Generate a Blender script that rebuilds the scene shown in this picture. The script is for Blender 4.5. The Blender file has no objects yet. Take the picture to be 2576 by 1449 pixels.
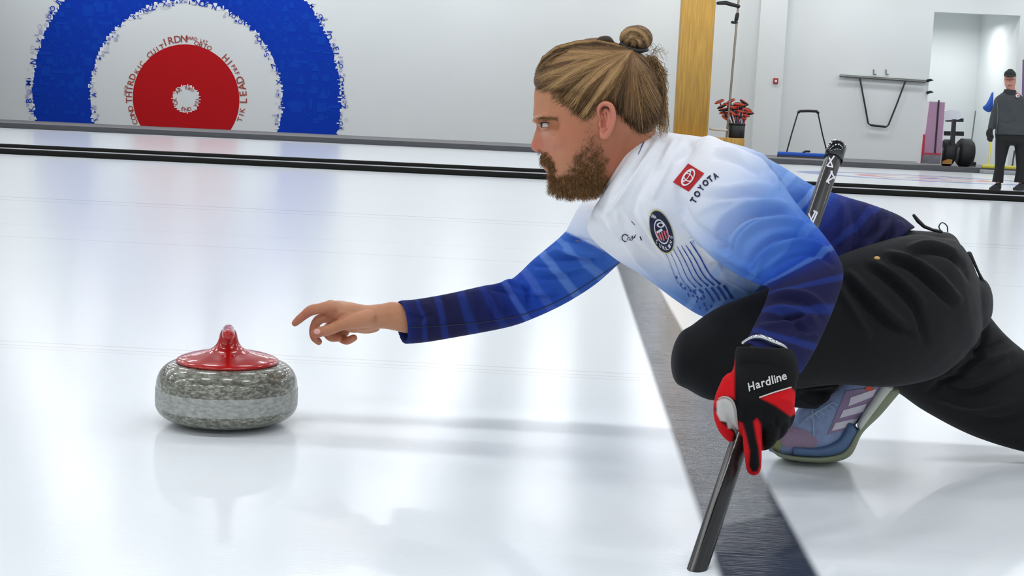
import bpy, math, random
import numpy as np
from mathutils import Vector, Matrix
from mathutils.bvhtree import BVHTree
from mathutils.kdtree import KDTree

random.seed(7)
RNG = np.random.default_rng(7)
SC = bpy.context.scene
COL = SC.collection

# ------------------------------------------------------------------ camera
F = 3400.0                      # focal length in pixels of the 2576 x 1449 frame
CX, CY = 1288.0, 724.5
H = 0.64                        # camera height above the ice
SLOPE = 0.0457                  # horizon tilt
VPX, VPY = 1437.0, 325.0        # vanishing point of the depth axis


def _n(v):
    v = np.array(v, float)
    return v / np.linalg.norm(v)


DY = _n([(VPX - CX) / F, (VPY - CY) / F, 1.0])
E = np.array([1.0, SLOPE, 0.0])
DX = _n(E - np.dot(E, DY) * DY)
DZ = -np.cross(DY, DX) * -1.0
if DZ[1] > 0:
    DZ = -DZ
# rows: world axes written in camera coordinates (x right, y down, z forward)
A3 = np.stack([DX, DY, DZ])
CAM = np.array([0.0, 0.0, H])

cam = bpy.data.cameras.new('camera')
cam.sensor_width = 36.0
cam.lens = F * 36.0 / 2576.0
cam.clip_start = 0.05
cam.clip_end = 200
camo = bpy.data.objects.new('camera', cam)
COL.objects.link(camo)
right = A3 @ np.array([1.0, 0, 0])
down = A3 @ np.array([0, 1.0, 0])
fwd = A3 @ np.array([0, 0, 1.0])
M = Matrix.Identity(4)
for i in range(3):
    M[i][0] = right[i]
    M[i][1] = -down[i]
    M[i][2] = -fwd[i]
    M[i][3] = CAM[i]
camo.matrix_world = M
SC.camera = camo


def ray(u, v):
    d = A3 @ np.array([(u - CX) / F, (v - CY) / F, 1.0])
    return d


def W(u, v, Y):
    """world point at depth Y seen at (u, v)"""
    d = ray(u, v)
    return CAM + d * (Y / d[1])


def G(u, v, z=0.0):
    """world point at height z seen at (u, v)"""
    d = ray(u, v)
    return CAM + d * ((z - H) / d[2])


def PROJ(P):
    P = np.atleast_2d(P) - CAM
    c = P @ A3
    return np.stack([CX + F * c[:, 0] / c[:, 2], CY + F * c[:, 1] / c[:, 2]], 1)


# ------------------------------------------------------------------ world, lights, exposure
SC.view_settings.view_transform = 'Standard'
SC.view_settings.look = 'None'
SC.view_settings.gamma = 1.0
SC.view_settings.use_curve_mapping = False
SC.view_settings.exposure = 0.08
wd = bpy.data.worlds.new('world')
SC.world = wd
wd.use_nodes = True
wd.node_tree.nodes['Background'].inputs[0].default_value = (0.9, 0.95, 1.0, 1)
wd.node_tree.nodes['Background'].inputs[1].default_value = 0.3
CEIL = 6.6
WALLY = 42.5
WALKZ = 0.13
LAMP_W = 105.0


def area(name, loc, sx, sy, power, color=(0.97, 0.985, 1.0), rot=(0, 0, 0)):
    l = bpy.data.lights.new(name, 'AREA')
    l.shape = 'RECTANGLE'
    l.size = sx
    l.size_y = sy
    l.energy = power
    l.color = color
    o = bpy.data.objects.new(name, l)
    o.location = loc
    o.rotation_euler = rot
    COL.objects.link(o)
    return o


for yy in (-5.0, 1.2, 7.0, 12.5, 18.0, 24.0, 30.0, 36.0, 40.5):
    for q_, xx in enumerate((-17.2, -14.4, -11.5, -8.7, -5.9, -3.1, -.25, 2.6, 5.4, 8.3, 11.1, 14.0, 16.8)):
        area('ceiling_lamp', (xx, yy, CEIL - 0.12), 1.2, 0.6, LAMP_W * (.58 if q_ % 2 else .42))  # weaker in-between columns are added, to even out reflections on the ice

SC.cycles.max_bounces = 8
SC.cycles.diffuse_bounces = 5
SC.cycles.glossy_bounces = 4
SC.cycles.use_denoising = True
SC.cycles.sample_clamp_indirect = 4.0


# ------------------------------------------------------------------ materials
def lin(c):
    r = []
    for x in c[:3]:
        x = x / 255.0
        r.append(x / 12.92 if x <= 0.04045 else ((x + 0.055) / 1.055) ** 2.4)
    return (r[0], r[1], r[2], 1.0)


MATS = {}


def mat(name, rgb, rough=0.6, metal=0.0, spec=0.5, noise=0.0, nscale=30.0, bump=0.0, bscale=200.0,
        coat=0.0, attr=None, sub=0.0, stretch=None, sheen=0.0, bdist=0.002):
    if name in MATS:
        return MATS[name]
    m = bpy.data.materials.new(name)
    m.use_nodes = True
    nt = m.node_tree
    b = nt.nodes['Principled BSDF']
    b.inputs['Roughness'].default_value = rough
    b.inputs['Metallic'].default_value = metal
    b.inputs['Specular IOR Level'].default_value = spec
    b.inputs['Coat Weight'].default_value = coat
    b.inputs['Coat Roughness'].default_value = 0.06
    b.inputs['Sheen Weight'].default_value = sheen
    if sub:
        b.inputs['Subsurface Weight'].default_value = sub
        b.inputs['Subsurface Radius'].default_value = (0.012, 0.005, 0.003)
        b.inputs['Subsurface Scale'].default_value = 0.5
    tc = nt.nodes.new('ShaderNodeTexCoord')
    mp = nt.nodes.new('ShaderNodeMapping')
    nt.links.new(tc.outputs['Object'], mp.inputs[0])
    if stretch:
        mp.inputs['Scale'].default_value = stretch
    src = None
    if attr:
        a = nt.nodes.new('ShaderNodeAttribute')
        a.attribute_name = attr
        src = a.outputs['Color']
    if noise > 0:
        n = nt.nodes.new('ShaderNodeTexNoise')
        n.inputs['Scale'].default_value = nscale
        n.inputs['Detail'].default_value = 4
        nt.links.new(mp.outputs[0], n.inputs[0])
        r = nt.nodes.new('ShaderNodeMapRange')
        r.inputs['From Min'].default_value = 0.3
        r.inputs['From Max'].default_value = 0.7
        r.inputs['To Min'].default_value = 1 - noise
        r.inputs['To Max'].default_value = 1 + noise
        nt.links.new(n.outputs[0], r.inputs[0])
        mx = nt.nodes.new('ShaderNodeVectorMath')
        mx.operation = 'SCALE'
        if src:
            nt.links.new(src, mx.inputs[0])
        else:
            mx.inputs[0].default_value = lin(rgb)[:3]
        nt.links.new(r.outputs[0], mx.inputs['Scale'])
        nt.links.new(mx.outputs[0], b.inputs['Base Color'])
    elif src:
        nt.links.new(src, b.inputs['Base Color'])
    else:
        b.inputs['Base Color'].default_value = lin(rgb)
    if bump > 0:
        n = nt.nodes.new('ShaderNodeTexNoise')
        n.inputs['Scale'].default_value = bscale
        n.inputs['Detail'].default_value = 3
        nt.links.new(mp.outputs[0], n.inputs[0])
        bp = nt.nodes.new('ShaderNodeBump')
        bp.inputs['Strength'].default_value = bump
        bp.inputs['Distance'].default_value = bdist
        nt.links.new(n.outputs[0], bp.inputs['Height'])
        nt.links.new(bp.outputs[0], b.inputs['Normal'])
    MATS[name] = m
    return m


# ------------------------------------------------------------------ object helpers
ORG = {}


def empty(name, loc, label, cat, group=None):
    o = bpy.data.objects.new(name, None)
    o.empty_display_size = 0.1
    o.location = loc
    COL.objects.link(o)
    ORG[o.name] = np.array(loc, float)
    o['label'] = label
    o['category'] = cat
    if group:
        o['group'] = group
    return o


def mesh_data(name, V, Fc, m, smooth=True):
    me = bpy.data.meshes.new(name)
    me.from_pydata([tuple(map(float, p)) for p in V], [], [tuple(int(i) for i in f) for f in Fc])
    if m:
        me.materials.append(m)
    me.validate()
    me.update()
    if smooth:
        me.polygons.foreach_set('use_smooth', [True] * len(me.polygons))
    return me


def obj(name, V, Fc, m, parent=None, smooth=True, label=None, cat=None, group=None, kind=None, org=None):
    V = np.array(V, float)
    if parent is not None:
        o0 = ORG[parent.name]
    else:
        o0 = np.array(org if org is not None else (0, 0, 0), float)
    me = mesh_data(name, V - o0, Fc, m, smooth)
    o = bpy.data.objects.new(name, me)
    COL.objects.link(o)
    if parent is not None:
        o.parent = parent
    else:
        o.location = o0
    ORG[o.name] = o0
    if label:
        o['label'] = label
    if cat:
        o['category'] = cat
    if group:
        o['group'] = group
    if kind:
        o['kind'] = kind
    return o


class MB:
    def __init__(s):
        s.V = []
        s.F = []

    def add(s, V, Fc):
        k = len(s.V)
        s.V += [tuple(p) for p in V]
        s.F += [tuple(i + k for i in f) for f in Fc]
        return s

    def box(s, a, b):
        x0, y0, z0 = a
        x1, y1, z1 = b
        V = [(x0, y0, z0), (x1, y0, z0), (x1, y1, z0), (x0, y1, z0), (x0, y0, z1), (x1, y0, z1), (x1, y1, z1), (x0, y1, z1)]
        return s.add(V, [(0, 3, 2, 1), (4, 5, 6, 7), (0, 1, 5, 4), (1, 2, 6, 5), (2, 3, 7, 6), (3, 0, 4, 7)])

    def bbox(s, a, b, r):
        """box with chamfered vertical and horizontal edges"""
        x0, y0, z0 = a
        x1, y1, z1 = b
        rings = []
        for z, q in ((z0, r), (z0 + r, 0), (z1 - r, 0), (z1, r)):
            c = []
            for (cx, cy, a0) in ((x1 - r, y1 - r, 0), (x0 + r, y1 - r, 90), (x0 + r, y0 + r, 180), (x1 - r, y0 + r, 270)):
                for k in range(4):
                    t = math.radians(a0 + 30 * k)
                    rr = r - q * 0.7
                    c.append((cx + rr * math.cos(t), cy + rr * math.sin(t), z))
            rings.append(c)
        V = [p for c in rings for p in c]
        n = 16
        Fc = [tuple(range(n - 1, -1, -1)), tuple(range(3 * n, 4 * n))]
        for i in range(3):
            for j in range(n):
                Fc.append((i * n + j, i * n + (j + 1) % n, (i + 1) * n + (j + 1) % n, (i + 1) * n + j))
        return s.add(V, Fc)

    def tube(s, pts, rad, n=12, flat=1.0):
        V, Fc = tube(pts, rad, n)
        return s.add(V, Fc)


def tube(pts, rad, n=14, cap=True, res=1):
    P = np.array(pts, float)
    R = np.array(rad if hasattr(rad, '__len__') else [rad] * len(P), float)
    if res > 1 and len(P) > 2:
        t = np.linspace(0, len(P) - 1, (len(P) - 1) * res + 1)
        P2 = np.array([catmull(P, x) for x in t])
        R = np.interp(t, np.arange(len(P)), R)
        P = P2
    T = np.gradient(P, axis=0)
    T /= np.linalg.norm(T, axis=1)[:, None] + 1e-12
    up = np.array([0, 0, 1.0]) if abs(T[0][2]) < 0.9 else np.array([1.0, 0, 0])
    N = np.cross(T[0], up)
    N /= np.linalg.norm(N)
    # rounded caps
    if cap:
        Pn = [P[0] - T[0] * R[0] * 0.9, P[0] - T[0] * R[0] * 0.6]
        Rn = [R[0] * 0.35, R[0] * 0.8]
        Pe = [P[-1] + T[-1] * R[-1] * 0.6, P[-1] + T[-1] * R[-1] * 0.9]
        Re = [R[-1] * 0.8, R[-1] * 0.35]
        P = np.vstack([Pn, P, Pe])
        R = np.concatenate([Rn, R, Re])
        T = np.vstack([T[0], T[0], T, T[-1], T[-1]])
    V = []
    for i in range(len(P)):
        N = N - T[i] * np.dot(N, T[i])
        N /= np.linalg.norm(N) + 1e-12
        B = np.cross(T[i], N)
        for k in range(n):
            a = 2 * math.pi * k / n
            V.append(P[i] + R[i] * (math.cos(a) * N + math.sin(a) * B))
    Fc = []
    m = len(P)
    for i in range(m - 1):
        for k in range(n):
            Fc.append((i * n + k, i * n + (k + 1) % n, (i + 1) * n + (k + 1) % n, (i + 1) * n + k))
    Fc.append(tuple(range(n - 1, -1, -1)))
    Fc.append(tuple((m - 1) * n + k for k in range(n)))
    return V, Fc


def catmull(P, x):
    n = len(P)
    i = min(int(x), n - 2)
    t = x - i
    p1, p2 = P[i], P[i + 1]
    p0 = P[i - 1] if i > 0 else 2 * p1 - p2
    p3 = P[i + 2] if i + 2 < n else 2 * p2 - p1
    return 0.5 * ((2 * p1) + (-p0 + p2) * t + (2 * p0 - 5 * p1 + 4 * p2 - p3) * t * t + (-p0 + 3 * p1 - 3 * p2 + p3) * t ** 3)


def loft(secs, n=40, res=6, power=2.0, cap0=0.5, cap1=0.5, hollow=0.0, shrink=1.0):
    """secs: (u1,v1,u2,v2,Y,dh[,c]) pairs of outline points seen in the photograph at depth Y, half depth dh.
    returns V, F, c, t (per vertex)"""
    S = []
    for s in secs:
        A = W(s[0], s[1], s[4])
        B = W(s[2], s[3], s[4])
        c = s[6] if len(s) > 6 else 0.0
        sx = s[7] if len(s) > 7 else 0.0
        S.append(np.concatenate([(A + B) / 2, (B - A) / 2 * shrink, [s[5] * shrink, c, sx]]))
    S = np.array(S)
    m = len(S)
    ts = np.linspace(0, m - 1, (m - 1) * res + 1)
    R = np.array([catmull(S, x) for x in ts])
    tt = ts / (m - 1)
    rings = []
    cc = []
    tv = []

    def ring(r, f=1.0, off=None, c=None, t=0.0):
        C, a, dh = r[:3], r[3:6] * f, max(r[6], 0.001) * f
        if off is not None:
            C = C + off
        d = _n(C - CAM)
        b = d * dh - np.array([r[8], 0, 0]) * f
        th = np.arange(n) * 2 * math.pi / n
        p = 2.0 / power
        ca = np.sign(np.cos(th)) * np.abs(np.cos(th)) ** p
        sa = np.sign(np.sin(th)) * np.abs(np.sin(th)) ** p
        rings.append(C[None, :] + ca[:, None] * a[None, :] + sa[:, None] * b[None, :])
        cc.extend([r[7]] * n)
        tv.extend([t] * n)
    T0 = _n(R[0][:3] - R[1][:3])
    T1 = _n(R[-1][:3] - R[-2][:3])
    L0 = np.linalg.norm(R[0][3:6])
    L1 = np.linalg.norm(R[-1][3:6])
    if cap0 > 0:
        for a in (80, 60, 40, 20):
            ring(R[0], math.cos(math.radians(a)), T0 * L0 * cap0 * math.sin(math.radians(a)), t=0)
    for r, t in zip(R, tt):
        ring(r, t=t)
    if hollow > 0:
        ring(R[-1], 0.86, -T1 * 0.001, t=1)
        ring(R[-1], 0.82, -T1 * hollow * 0.5, t=1)
        ring(R[-1], 0.80, -T1 * hollow, t=1)
        ring(R[-1], 0.3, -T1 * hollow * 1.05, t=1)
    elif cap1 > 0:
        for a in (20, 40, 60, 80):
            ring(R[-1], math.cos(math.radians(a)), T1 * L1 * cap1 * math.sin(math.radians(a)), t=1)
    V = np.vstack(rings)
    k = len(rings)
    Fc = []
    for i in range(k - 1):
        for j in range(n):
            Fc.append((i * n + j, (i + 1) * n + j, (i + 1) * n + (j + 1) % n, i * n + (j + 1) % n))
    Fc.append(tuple(range(n)))
    Fc.append(tuple((k - 1) * n + j for j in range(n - 1, -1, -1)))
    return V, Fc, np.array(cc), np.array(tv)


def ellipsoid(c, r, n=24, m=16, rot=None):
    V = []
    Fc = []
    c = np.array(c)
    for i in range(m + 1):
        ph = math.pi * i / m
        for j in range(n):
            th = 2 * math.pi * j / n
            p = np.array([r[0] * math.sin(ph) * math.cos(th), r[1] * math.sin(ph) * math.sin(th), r[2] * math.cos(ph)])
            if rot is not None:
                p = rot @ p
            V.append(c + p)
    for i in range(m):
        for j in range(n):
            Fc.append((i * n + j, (i + 1) * n + j, (i + 1) * n + (j + 1) % n, i * n + (j + 1) % n))
    return V, Fc


def lathe(profile, c, n=64):
    V = []
    Fc = []
    for (r, z) in profile:
        for j in range(n):
            a = 2 * math.pi * j / n
            V.append((c[0] + r * math.cos(a), c[1] + r * math.sin(a), c[2] + z))
    for i in range(len(profile) - 1):
        for j in range(n):
            Fc.append((i * n + j, i * n + (j + 1) % n, (i + 1) * n + (j + 1) % n, (i + 1) * n + j))
    Fc.append(tuple(range(n - 1, -1, -1)))
    Fc.append(tuple((len(profile) - 1) * n + j for j in range(n)))
    return V, Fc


def remesh(parts, voxel, smooth=2):
    V = []
    Fc = []
    for p in parts:
        k = len(V)
        V += [tuple(map(float, q)) for q in p[0]]
        Fc += [tuple(i + k for i in f) for f in p[1]]
    me = bpy.data.meshes.new('tmp')
    me.from_pydata(V, [], Fc)
    me.update()
    # consistent outward normals per closed part are assumed; voxel remesh fills the union
    o = bpy.data.objects.new('tmp', me)
    COL.objects.link(o)
    md = o.modifiers.new('r', 'REMESH')
    md.mode = 'VOXEL'
    md.voxel_size = voxel
    md.adaptivity = 0
    dg = bpy.context.evaluated_depsgraph_get()
    ev = o.evaluated_get(dg)
    m2 = ev.to_mesh()
    nv = len(m2.vertices)
    co = np.empty(nv * 3)
    m2.vertices.foreach_get('co', co)
    co = co.reshape(-1, 3)
    ed = np.empty(len(m2.edges) * 2, dtype=np.int64)
    m2.edges.foreach_get('vertices', ed)
    ed = ed.reshape(-1, 2)
    fs = [tuple(p.vertices) for p in m2.polygons]
    ev.to_mesh_clear()
    bpy.data.objects.remove(o)
    bpy.data.meshes.remove(me)
    deg = np.bincount(ed.ravel(), minlength=nv).astype(float)
    for _ in range(smooth):
        acc = np.zeros_like(co)
        for ax in range(3):
            acc[:, ax] = np.bincount(ed[:, 0], co[ed[:, 1], ax], nv) + np.bincount(ed[:, 1], co[ed[:, 0], ax], nv)
        co = 0.4 * co + 0.6 * acc / deg[:, None]
    return co, fs, ed


def normals(V, Fc):
    me = bpy.data.meshes.new('t')
    me.from_pydata([tuple(p) for p in V], [], Fc)
    me.update()
    N = np.empty(len(V) * 3)
    me.vertices.foreach_get('normal', N)
    bpy.data.meshes.remove(me)
    return N.reshape(-1, 3)


def segdist(P, a, b):
    a = np.array(a, float)
    b = np.array(b, float)
    d = b - a
    t = np.clip(((P - a) @ d) / (d @ d + 1e-9), 0, 1)
    return np.linalg.norm(P - (a + t[:, None] * d), axis=1), t


def smoothline(pts, k=6):
    P = np.array(pts, float)
    if len(P) < 3:
        return P
    return np.array([catmull(P, x) for x in np.linspace(0, len(P) - 1, (len(P) - 1) * k + 1)])


def sculpt(V, Fc, strokes, yr=None):
    """folds: ridges (positive mm) and creases (negative mm) pressed into the surface facing the camera"""
    N = normals(V, Fc)
    uv = PROJ(V)
    view = CAM - V
    view /= np.linalg.norm(view, axis=1)[:, None]
    fc = np.clip((N * view).sum(1) * 2.0, 0, 1)
    D = np.zeros(len(V))
    for st in strokes:
        pts, amp, w = st[0], st[1], st[2]
        P = smoothline(pts)
        lo = P.min(0) - 3 * w
        hi = P.max(0) + 3 * w
        idx = np.where((uv[:, 0] > lo[0]) & (uv[:, 0] < hi[0]) & (uv[:, 1] > lo[1]) & (uv[:, 1] < hi[1]) & (fc > 0))[0]
        if len(idx) == 0:
            continue
        best = np.full(len(idx), 1e9)
        tb = np.zeros(len(idx))
        L = len(P) - 1
        for i in range(L):
            d, t = segdist(uv[idx], P[i], P[i + 1])
            k = d < best
            best[k] = d[k]
            tb[k] = (i + t[k]) / L
        fade = np.sin(np.clip(tb, 0, 1) * math.pi) ** 0.6 if len(st) < 4 else 1.0
        D[idx] += amp * 0.001 * np.exp(-(best / w) ** 2) * fade * fc[idx]
    return V + N * D[:, None]


def set_color(o, C, name='Col'):
    me = o.data
    a = me.color_attributes.new(name, 'FLOAT_COLOR', 'POINT')
    C = np.hstack([C, np.ones((len(C), 1))]).astype(np.float32)
    a.data.foreach_set('color', C.ravel())


def inpoly(P, poly):
    poly = np.array(poly, float)
    x, y = P[:, 0], P[:, 1]
    inside = np.zeros(len(P), bool)
    j = len(poly) - 1
    for i in range(len(poly)):
        xi, yi = poly[i]
        xj, yj = poly[j]
        c = ((yi > y) != (yj > y)) & (x < (xj - xi) * (y - yi) / (yj - yi + 1e-12) + xi)
        inside ^= c
        j = i
    return inside


def polysoft(UV, poly, soft=3.0):
    P = np.array(list(poly) + [poly[0]], float)
    ins = inpoly(UV, poly)
    d = np.full(len(UV), 1e9)
    for i in range(len(P) - 1):
        dd, _ = segdist(UV, P[i], P[i + 1])
        d = np.minimum(d, dd)
    return np.clip(np.where(ins, d, -d) / soft * .5 + .5, 0, 1)


def bvh(o):
    me = o.data
    off = Vector(ORG[o.name])
    return BVHTree.FromPolygons([v.co + off for v in me.vertices], [tuple(p.vertices) for p in me.polygons])


def hit(tree, u, v, eps=0.0012, fallback=None):
    d = Vector(ray(u, v)).normalized()
    loc, nrm, i, dist = tree.ray_cast(Vector(CAM), d)
    if loc is None:
        return None
    return np.array(loc - d * eps)


def decal(name, V2, Fc, tree, m, parent, eps=0.0012, label=None, thick=0):
    """printed shape: outline points in the photograph laid on the real surface below"""
    V = []
    last = None
    for (u, v) in V2:
        p = hit(tree, u, v, eps)
        if p is None:
            p = last if last is not None else W(u, v, 2.5)
            V.append(None)
        else:
            last = p
            V.append(p)
    keep = [f for f in Fc if all(V[i] is not None for i in f)]
    V = [p if p is not None else (0, 0, 0) for p in V]
    used = sorted({i for f in keep for i in f})
    mp = {i: k for k, i in enumerate(used)}
    return obj(name, [V[i] for i in used], [tuple(mp[i] for i in f) for f in keep], m, parent, smooth=True, label=label)


TXT = {}


def text_mesh(s, bold=0.0):
    if (s, bold) in TXT:
        return TXT[(s, bold)]
    c = bpy.data.curves.new('t', 'FONT')
    c.body = s
    c.align_x = 'CENTER'
    c.align_y = 'CENTER'
    c.offset = bold
    c.resolution_u = 3
    o = bpy.data.objects.new('t', c)
    COL.objects.link(o)
    dg = bpy.context.evaluated_depsgraph_get()
    me = o.evaluated_get(dg).to_mesh()
    V = np.array([tuple(v.co)[:2] for v in me.vertices]) if len(me.vertices) else np.zeros((0, 2))
    Fc = [tuple(p.vertices) for p in me.polygons]
    o.evaluated_get(dg).to_mesh_clear()
    bpy.data.objects.remove(o)
    if len(V):
        lo, hi = V.min(0), V.max(0)
        V = (V - (lo + hi) / 2) / (hi - lo).max()
        TXT[(s, bold)] = (V, Fc, (hi - lo) / (hi - lo).max())
    else:
        TXT[(s, bold)] = (V, Fc, (1, 1))
    return TXT[(s, bold)]


def text2d(s, c, ax, ay, bold=0.0):
    """text placed with half-axes ax (along) and ay (up) in pixels"""
    V, Fc, ext = text_mesh(s, bold)
    ax = np.array(ax, float)
    ay = np.array(ay, float)
    X = V[:, 0] / max(ext[0], 1e-6) * 2
    Yv = V[:, 1] / max(ext[1], 1e-6) * 2
    return [tuple(np.array(c) + x * ax + y * ay) for x, y in zip(X, Yv)], Fc


def strip2d(pts, w):
    P = smoothline(pts, 5)
    T = np.gradient(P, axis=0)
    T /= np.linalg.norm(T, axis=1)[:, None] + 1e-9
    N = np.stack([-T[:, 1], T[:, 0]], 1)
    ww = np.array(w if hasattr(w, '__len__') else [w, w], float)
    wi = np.interp(np.linspace(0, 1, len(P)), np.linspace(0, 1, len(ww)), ww)[:, None] / 2
    V = [tuple(p) for p in np.vstack([P + N * wi, P - N * wi])]
    n = len(P)
    return V, [(i, i + 1, n + i + 1, n + i) for i in range(n - 1)]


def disc2d(c, ax, ay, r0=0.0, r1=1.0, n=36, k=3):
    c = np.array(c, float)
    ax = np.array(ax, float)
    ay = np.array(ay, float)
    V = []
    for i in range(k + 1):
        r = r0 + (r1 - r0) * i / k
        for j in range(n):
            a = 2 * math.pi * j / n
            V.append(tuple(c + r * math.cos(a) * ax + r * math.sin(a) * ay))
    Fc = [(i * n + j, i * n + (j + 1) % n, (i + 1) * n + (j + 1) % n, (i + 1) * n + j) for i in range(k) for j in range(n)]
    return V, Fc


def merge2d(lst):
    V = []
    Fc = []
    for v, f in lst:
        k = len(V)
        V += list(v)
        Fc += [tuple(i + k for i in q) for q in f]
    return V, Fc


# ================================================================== THE SETTING
white_wall = mat('white_wall_paint', (222, 226, 226), 0.85, noise=0.015, nscale=0.6)
XL, XR, YB = -24.0, 20.0, -8.0


def quad(name, pts, m, kind='structure'):
    return obj(name, pts, [tuple(range(len(pts)))], m, None, smooth=False, kind=kind)


def boxo(name, a, b, m, **k):
    return obj(name, *(lambda q: (q.V, q.F))(MB().box(a, b)), m, smooth=False, **k)


# --- ice with painted lines below the surface
def ice_material():
    m = bpy.data.materials.new('ice')
    m.use_nodes = True
    nt = m.node_tree
    N = nt.nodes
    L = nt.links
    b = N['Principled BSDF']
    tc = N.new('ShaderNodeTexCoord')
    sp = N.new('ShaderNodeSeparateXYZ')
    L.new(tc.outputs['Object'], sp.inputs[0])

    def math_(op, a, b_=None, c=None):
        n = N.new('ShaderNodeMath')
        n.operation = op
        for i, x in enumerate((a, b_, c)):
            if x is None:
                continue
            if isinstance(x, (int, float)):
                n.inputs[i].default_value = x
            else:
                L.new(x, n.inputs[i])
        return n.outputs[0]

    def band(src, x0, x1, soft):
        c = (x0 + x1) / 2
        hw = (x1 - x0) / 2
        d = math_('ABSOLUTE', math_('SUBTRACT', src, c))
        r = N.new('ShaderNodeMapRange')
        r.interpolation_type = 'SMOOTHSTEP'
        L.new(d, r.inputs[0])
        r.inputs[1].default_value = max(hw - soft, 0)
        r.inputs[2].default_value = hw + soft
        r.inputs[3].default_value = 1
        r.inputs[4].default_value = 0
        return r.outputs[0]

    cur = None

    def mix(fac, col, amount=1.0):
        nonlocal cur
        n = N.new('ShaderNodeMix')
        n.data_type = 'RGBA'
        f = math_('MULTIPLY', fac, amount)
        L.new(f, n.inputs[0])
        if cur is None:
            n.inputs[6].default_value = lin((238, 243, 246))
        else:
            L.new(cur, n.inputs[6])
        n.inputs[7].default_value = lin(col)
        cur = n.outputs[2]
    X, Y = sp.outputs[0], sp.outputs[1]
    # gentle frost variation
    nz = N.new('ShaderNodeTexNoise')
    nz.inputs['Scale'].default_value = 0.8
    L.new(tc.outputs['Object'], nz.inputs[0])
    mix(math_('MULTIPLY', nz.outputs[0], 0.25), (218, 226, 234))
    # thin lines along the sheets
    for (px, py, w, col, a) in LINES:
        yy = G(px, py)[1]
        mix(band(Y, yy - w, yy + w, w * 0.8), col, a)
    # house on the far sheet
    for (cx, cy) in HOUSES:
        r = math_('SQRT', math_('ADD', math_('POWER', math_('ABSOLUTE', math_('SUBTRACT', X, cx)), 2.0),
                                 math_('POWER', math_('ABSOLUTE', math_('SUBTRACT', Y, cy)), 2.0)))
        mix(band(r, 1.9, 2.5, 0.1), (60, 90, 190), 0.75)
        mix(band(r, 1.0, 1.35, 0.08), (225, 80, 60), 0.8)
        mix(band(r, -1, 0.4, 0.05), (70, 90, 190), 0.8)
    # wide dark line across the sheet
    hb = band(X, STX0, STX1, 0.009)
    mix(hb, (56, 64, 80), 1.0)
    L.new(cur, b.inputs['Base Color'])
    # roughness and surface pebble with scrape streaks running along the sheet
    mp = N.new('ShaderNodeMapping')
    mp.inputs['Scale'].default_value = (9, 230, 1)
    L.new(tc.outputs['Object'], mp.inputs[0])
    st = N.new('ShaderNodeTexNoise')
    st.inputs['Scale'].default_value = 1.0
    st.inputs['Detail'].default_value = 2
    L.new(mp.outputs[0], st.inputs[0])
    nb = N.new('ShaderNodeTexNoise')
    nb.inputs['Scale'].default_value = 45
    nb.inputs['Detail'].default_value = 2
    L.new(tc.outputs['Object'], nb.inputs[0])
    hsum = math_('ADD', math_('MULTIPLY', st.outputs[0], 0.9), math_('MULTIPLY', nb.outputs[0], 0.5))
    bp = N.new('ShaderNodeBump')
    L.new(math_('ADD', math_('MULTIPLY', hb, 0.5), 0.16), bp.inputs['Strength'])
    bp.inputs['Distance'].default_value = 0.0012
    L.new(hsum, bp.inputs['Height'])
    L.new(bp.outputs[0], b.inputs['Normal'])
    b.inputs['Roughness'].default_value = 0.17
    b.inputs['IOR'].default_value = 1.31
    b.inputs['Specular IOR Level'].default_value = 0.3
    return m


STX0 = G(1811, 1449)[0]
STX1 = G(2060, 1449)[0]
# (pixel on the line, half width in m, colour, strength)
LINES = [(570, 887, 0.004, (190, 165, 150), 0.4), (570, 896, 0.004, (185, 170, 165), 0.35), (570, 903, 0.003, (205, 170, 150), 0.35),
         (570, 522, 0.016, (150, 160, 170), 0.55), (570, 622, 0.008, (170, 180, 185), 0.4), (570, 590, 0.008, (190, 197, 203), 0.3),
         (2400, 618, 0.012, (160, 168, 176), 0.5)]
HOUSES = [(W(2330, 440, 27.0)[0], 27.0)]
ice = obj('floor', [(XL, YB, 0), (XR, YB, 0), (XR, WALLY + 1, 0), (XL, WALLY + 1, 0)], [(0, 1, 2, 3)], ice_material(), smooth=False, kind='structure')

WB = WALLY
XP0, XP1 = W(1905, 100, WB)[0], W(1976, 100, WB - 0.35)[0]
XO0, XO1 = W(2345, 100, WB)[0], W(2562, 100, WB)[0]
ZO = W(2348, 30, WB)[2]
mb = MB()
mb.box((XL, WB, 0), (XO0, WB + 0.25, CEIL))
mb.box((XO1, WB, 0), (XR, WB + 0.25, CEIL))
mb.box((XO0, WB, ZO), (XO1, WB + 0.25, CEIL))
obj('wall_back', mb.V, mb.F, white_wall, smooth=False, kind='structure')
boxo('trim_1', (XP0, WB - 0.35, WALKZ), (XP1, WB + 0.02, CEIL), white_wall, kind='structure')
# recess behind the opening
RD = WB + 4.0
mb = MB()
mb.box((XO0 - 0.2, WB + 0.25, 0), (XO0, RD, ZO + 0.6))
obj('wall_recess_left', mb.V, mb.F, white_wall, smooth=False, kind='structure')
mb = MB()
mb.box((XO1, WB + 0.25, 0), (XO1 + 0.2, RD, ZO + 0.6))
obj('wall_recess_right', mb.V, mb.F, white_wall, smooth=False, kind='structure')
mb = MB()
mb.box((XO0 - 0.2, RD, 0), (XO1 + 0.2, RD + 0.2, ZO + 0.6))
mb.box((XO0 - 0.2, WB + 0.25, ZO + 0.6), (XO1 + 0.2, RD + 0.2, ZO + 0.7))
obj('wall_recess_back', mb.V, mb.F, white_wall, smooth=False, kind='structure')
grey_floor = mat('grey_carpet', (120, 120, 122), 0.95, noise=0.12, nscale=4, stretch=(1, 12, 4))
grey_face = mat('grey_ledge_face', (84, 85, 88), 0.9, noise=0.15, nscale=3, stretch=(1, 1, 20))
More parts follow.
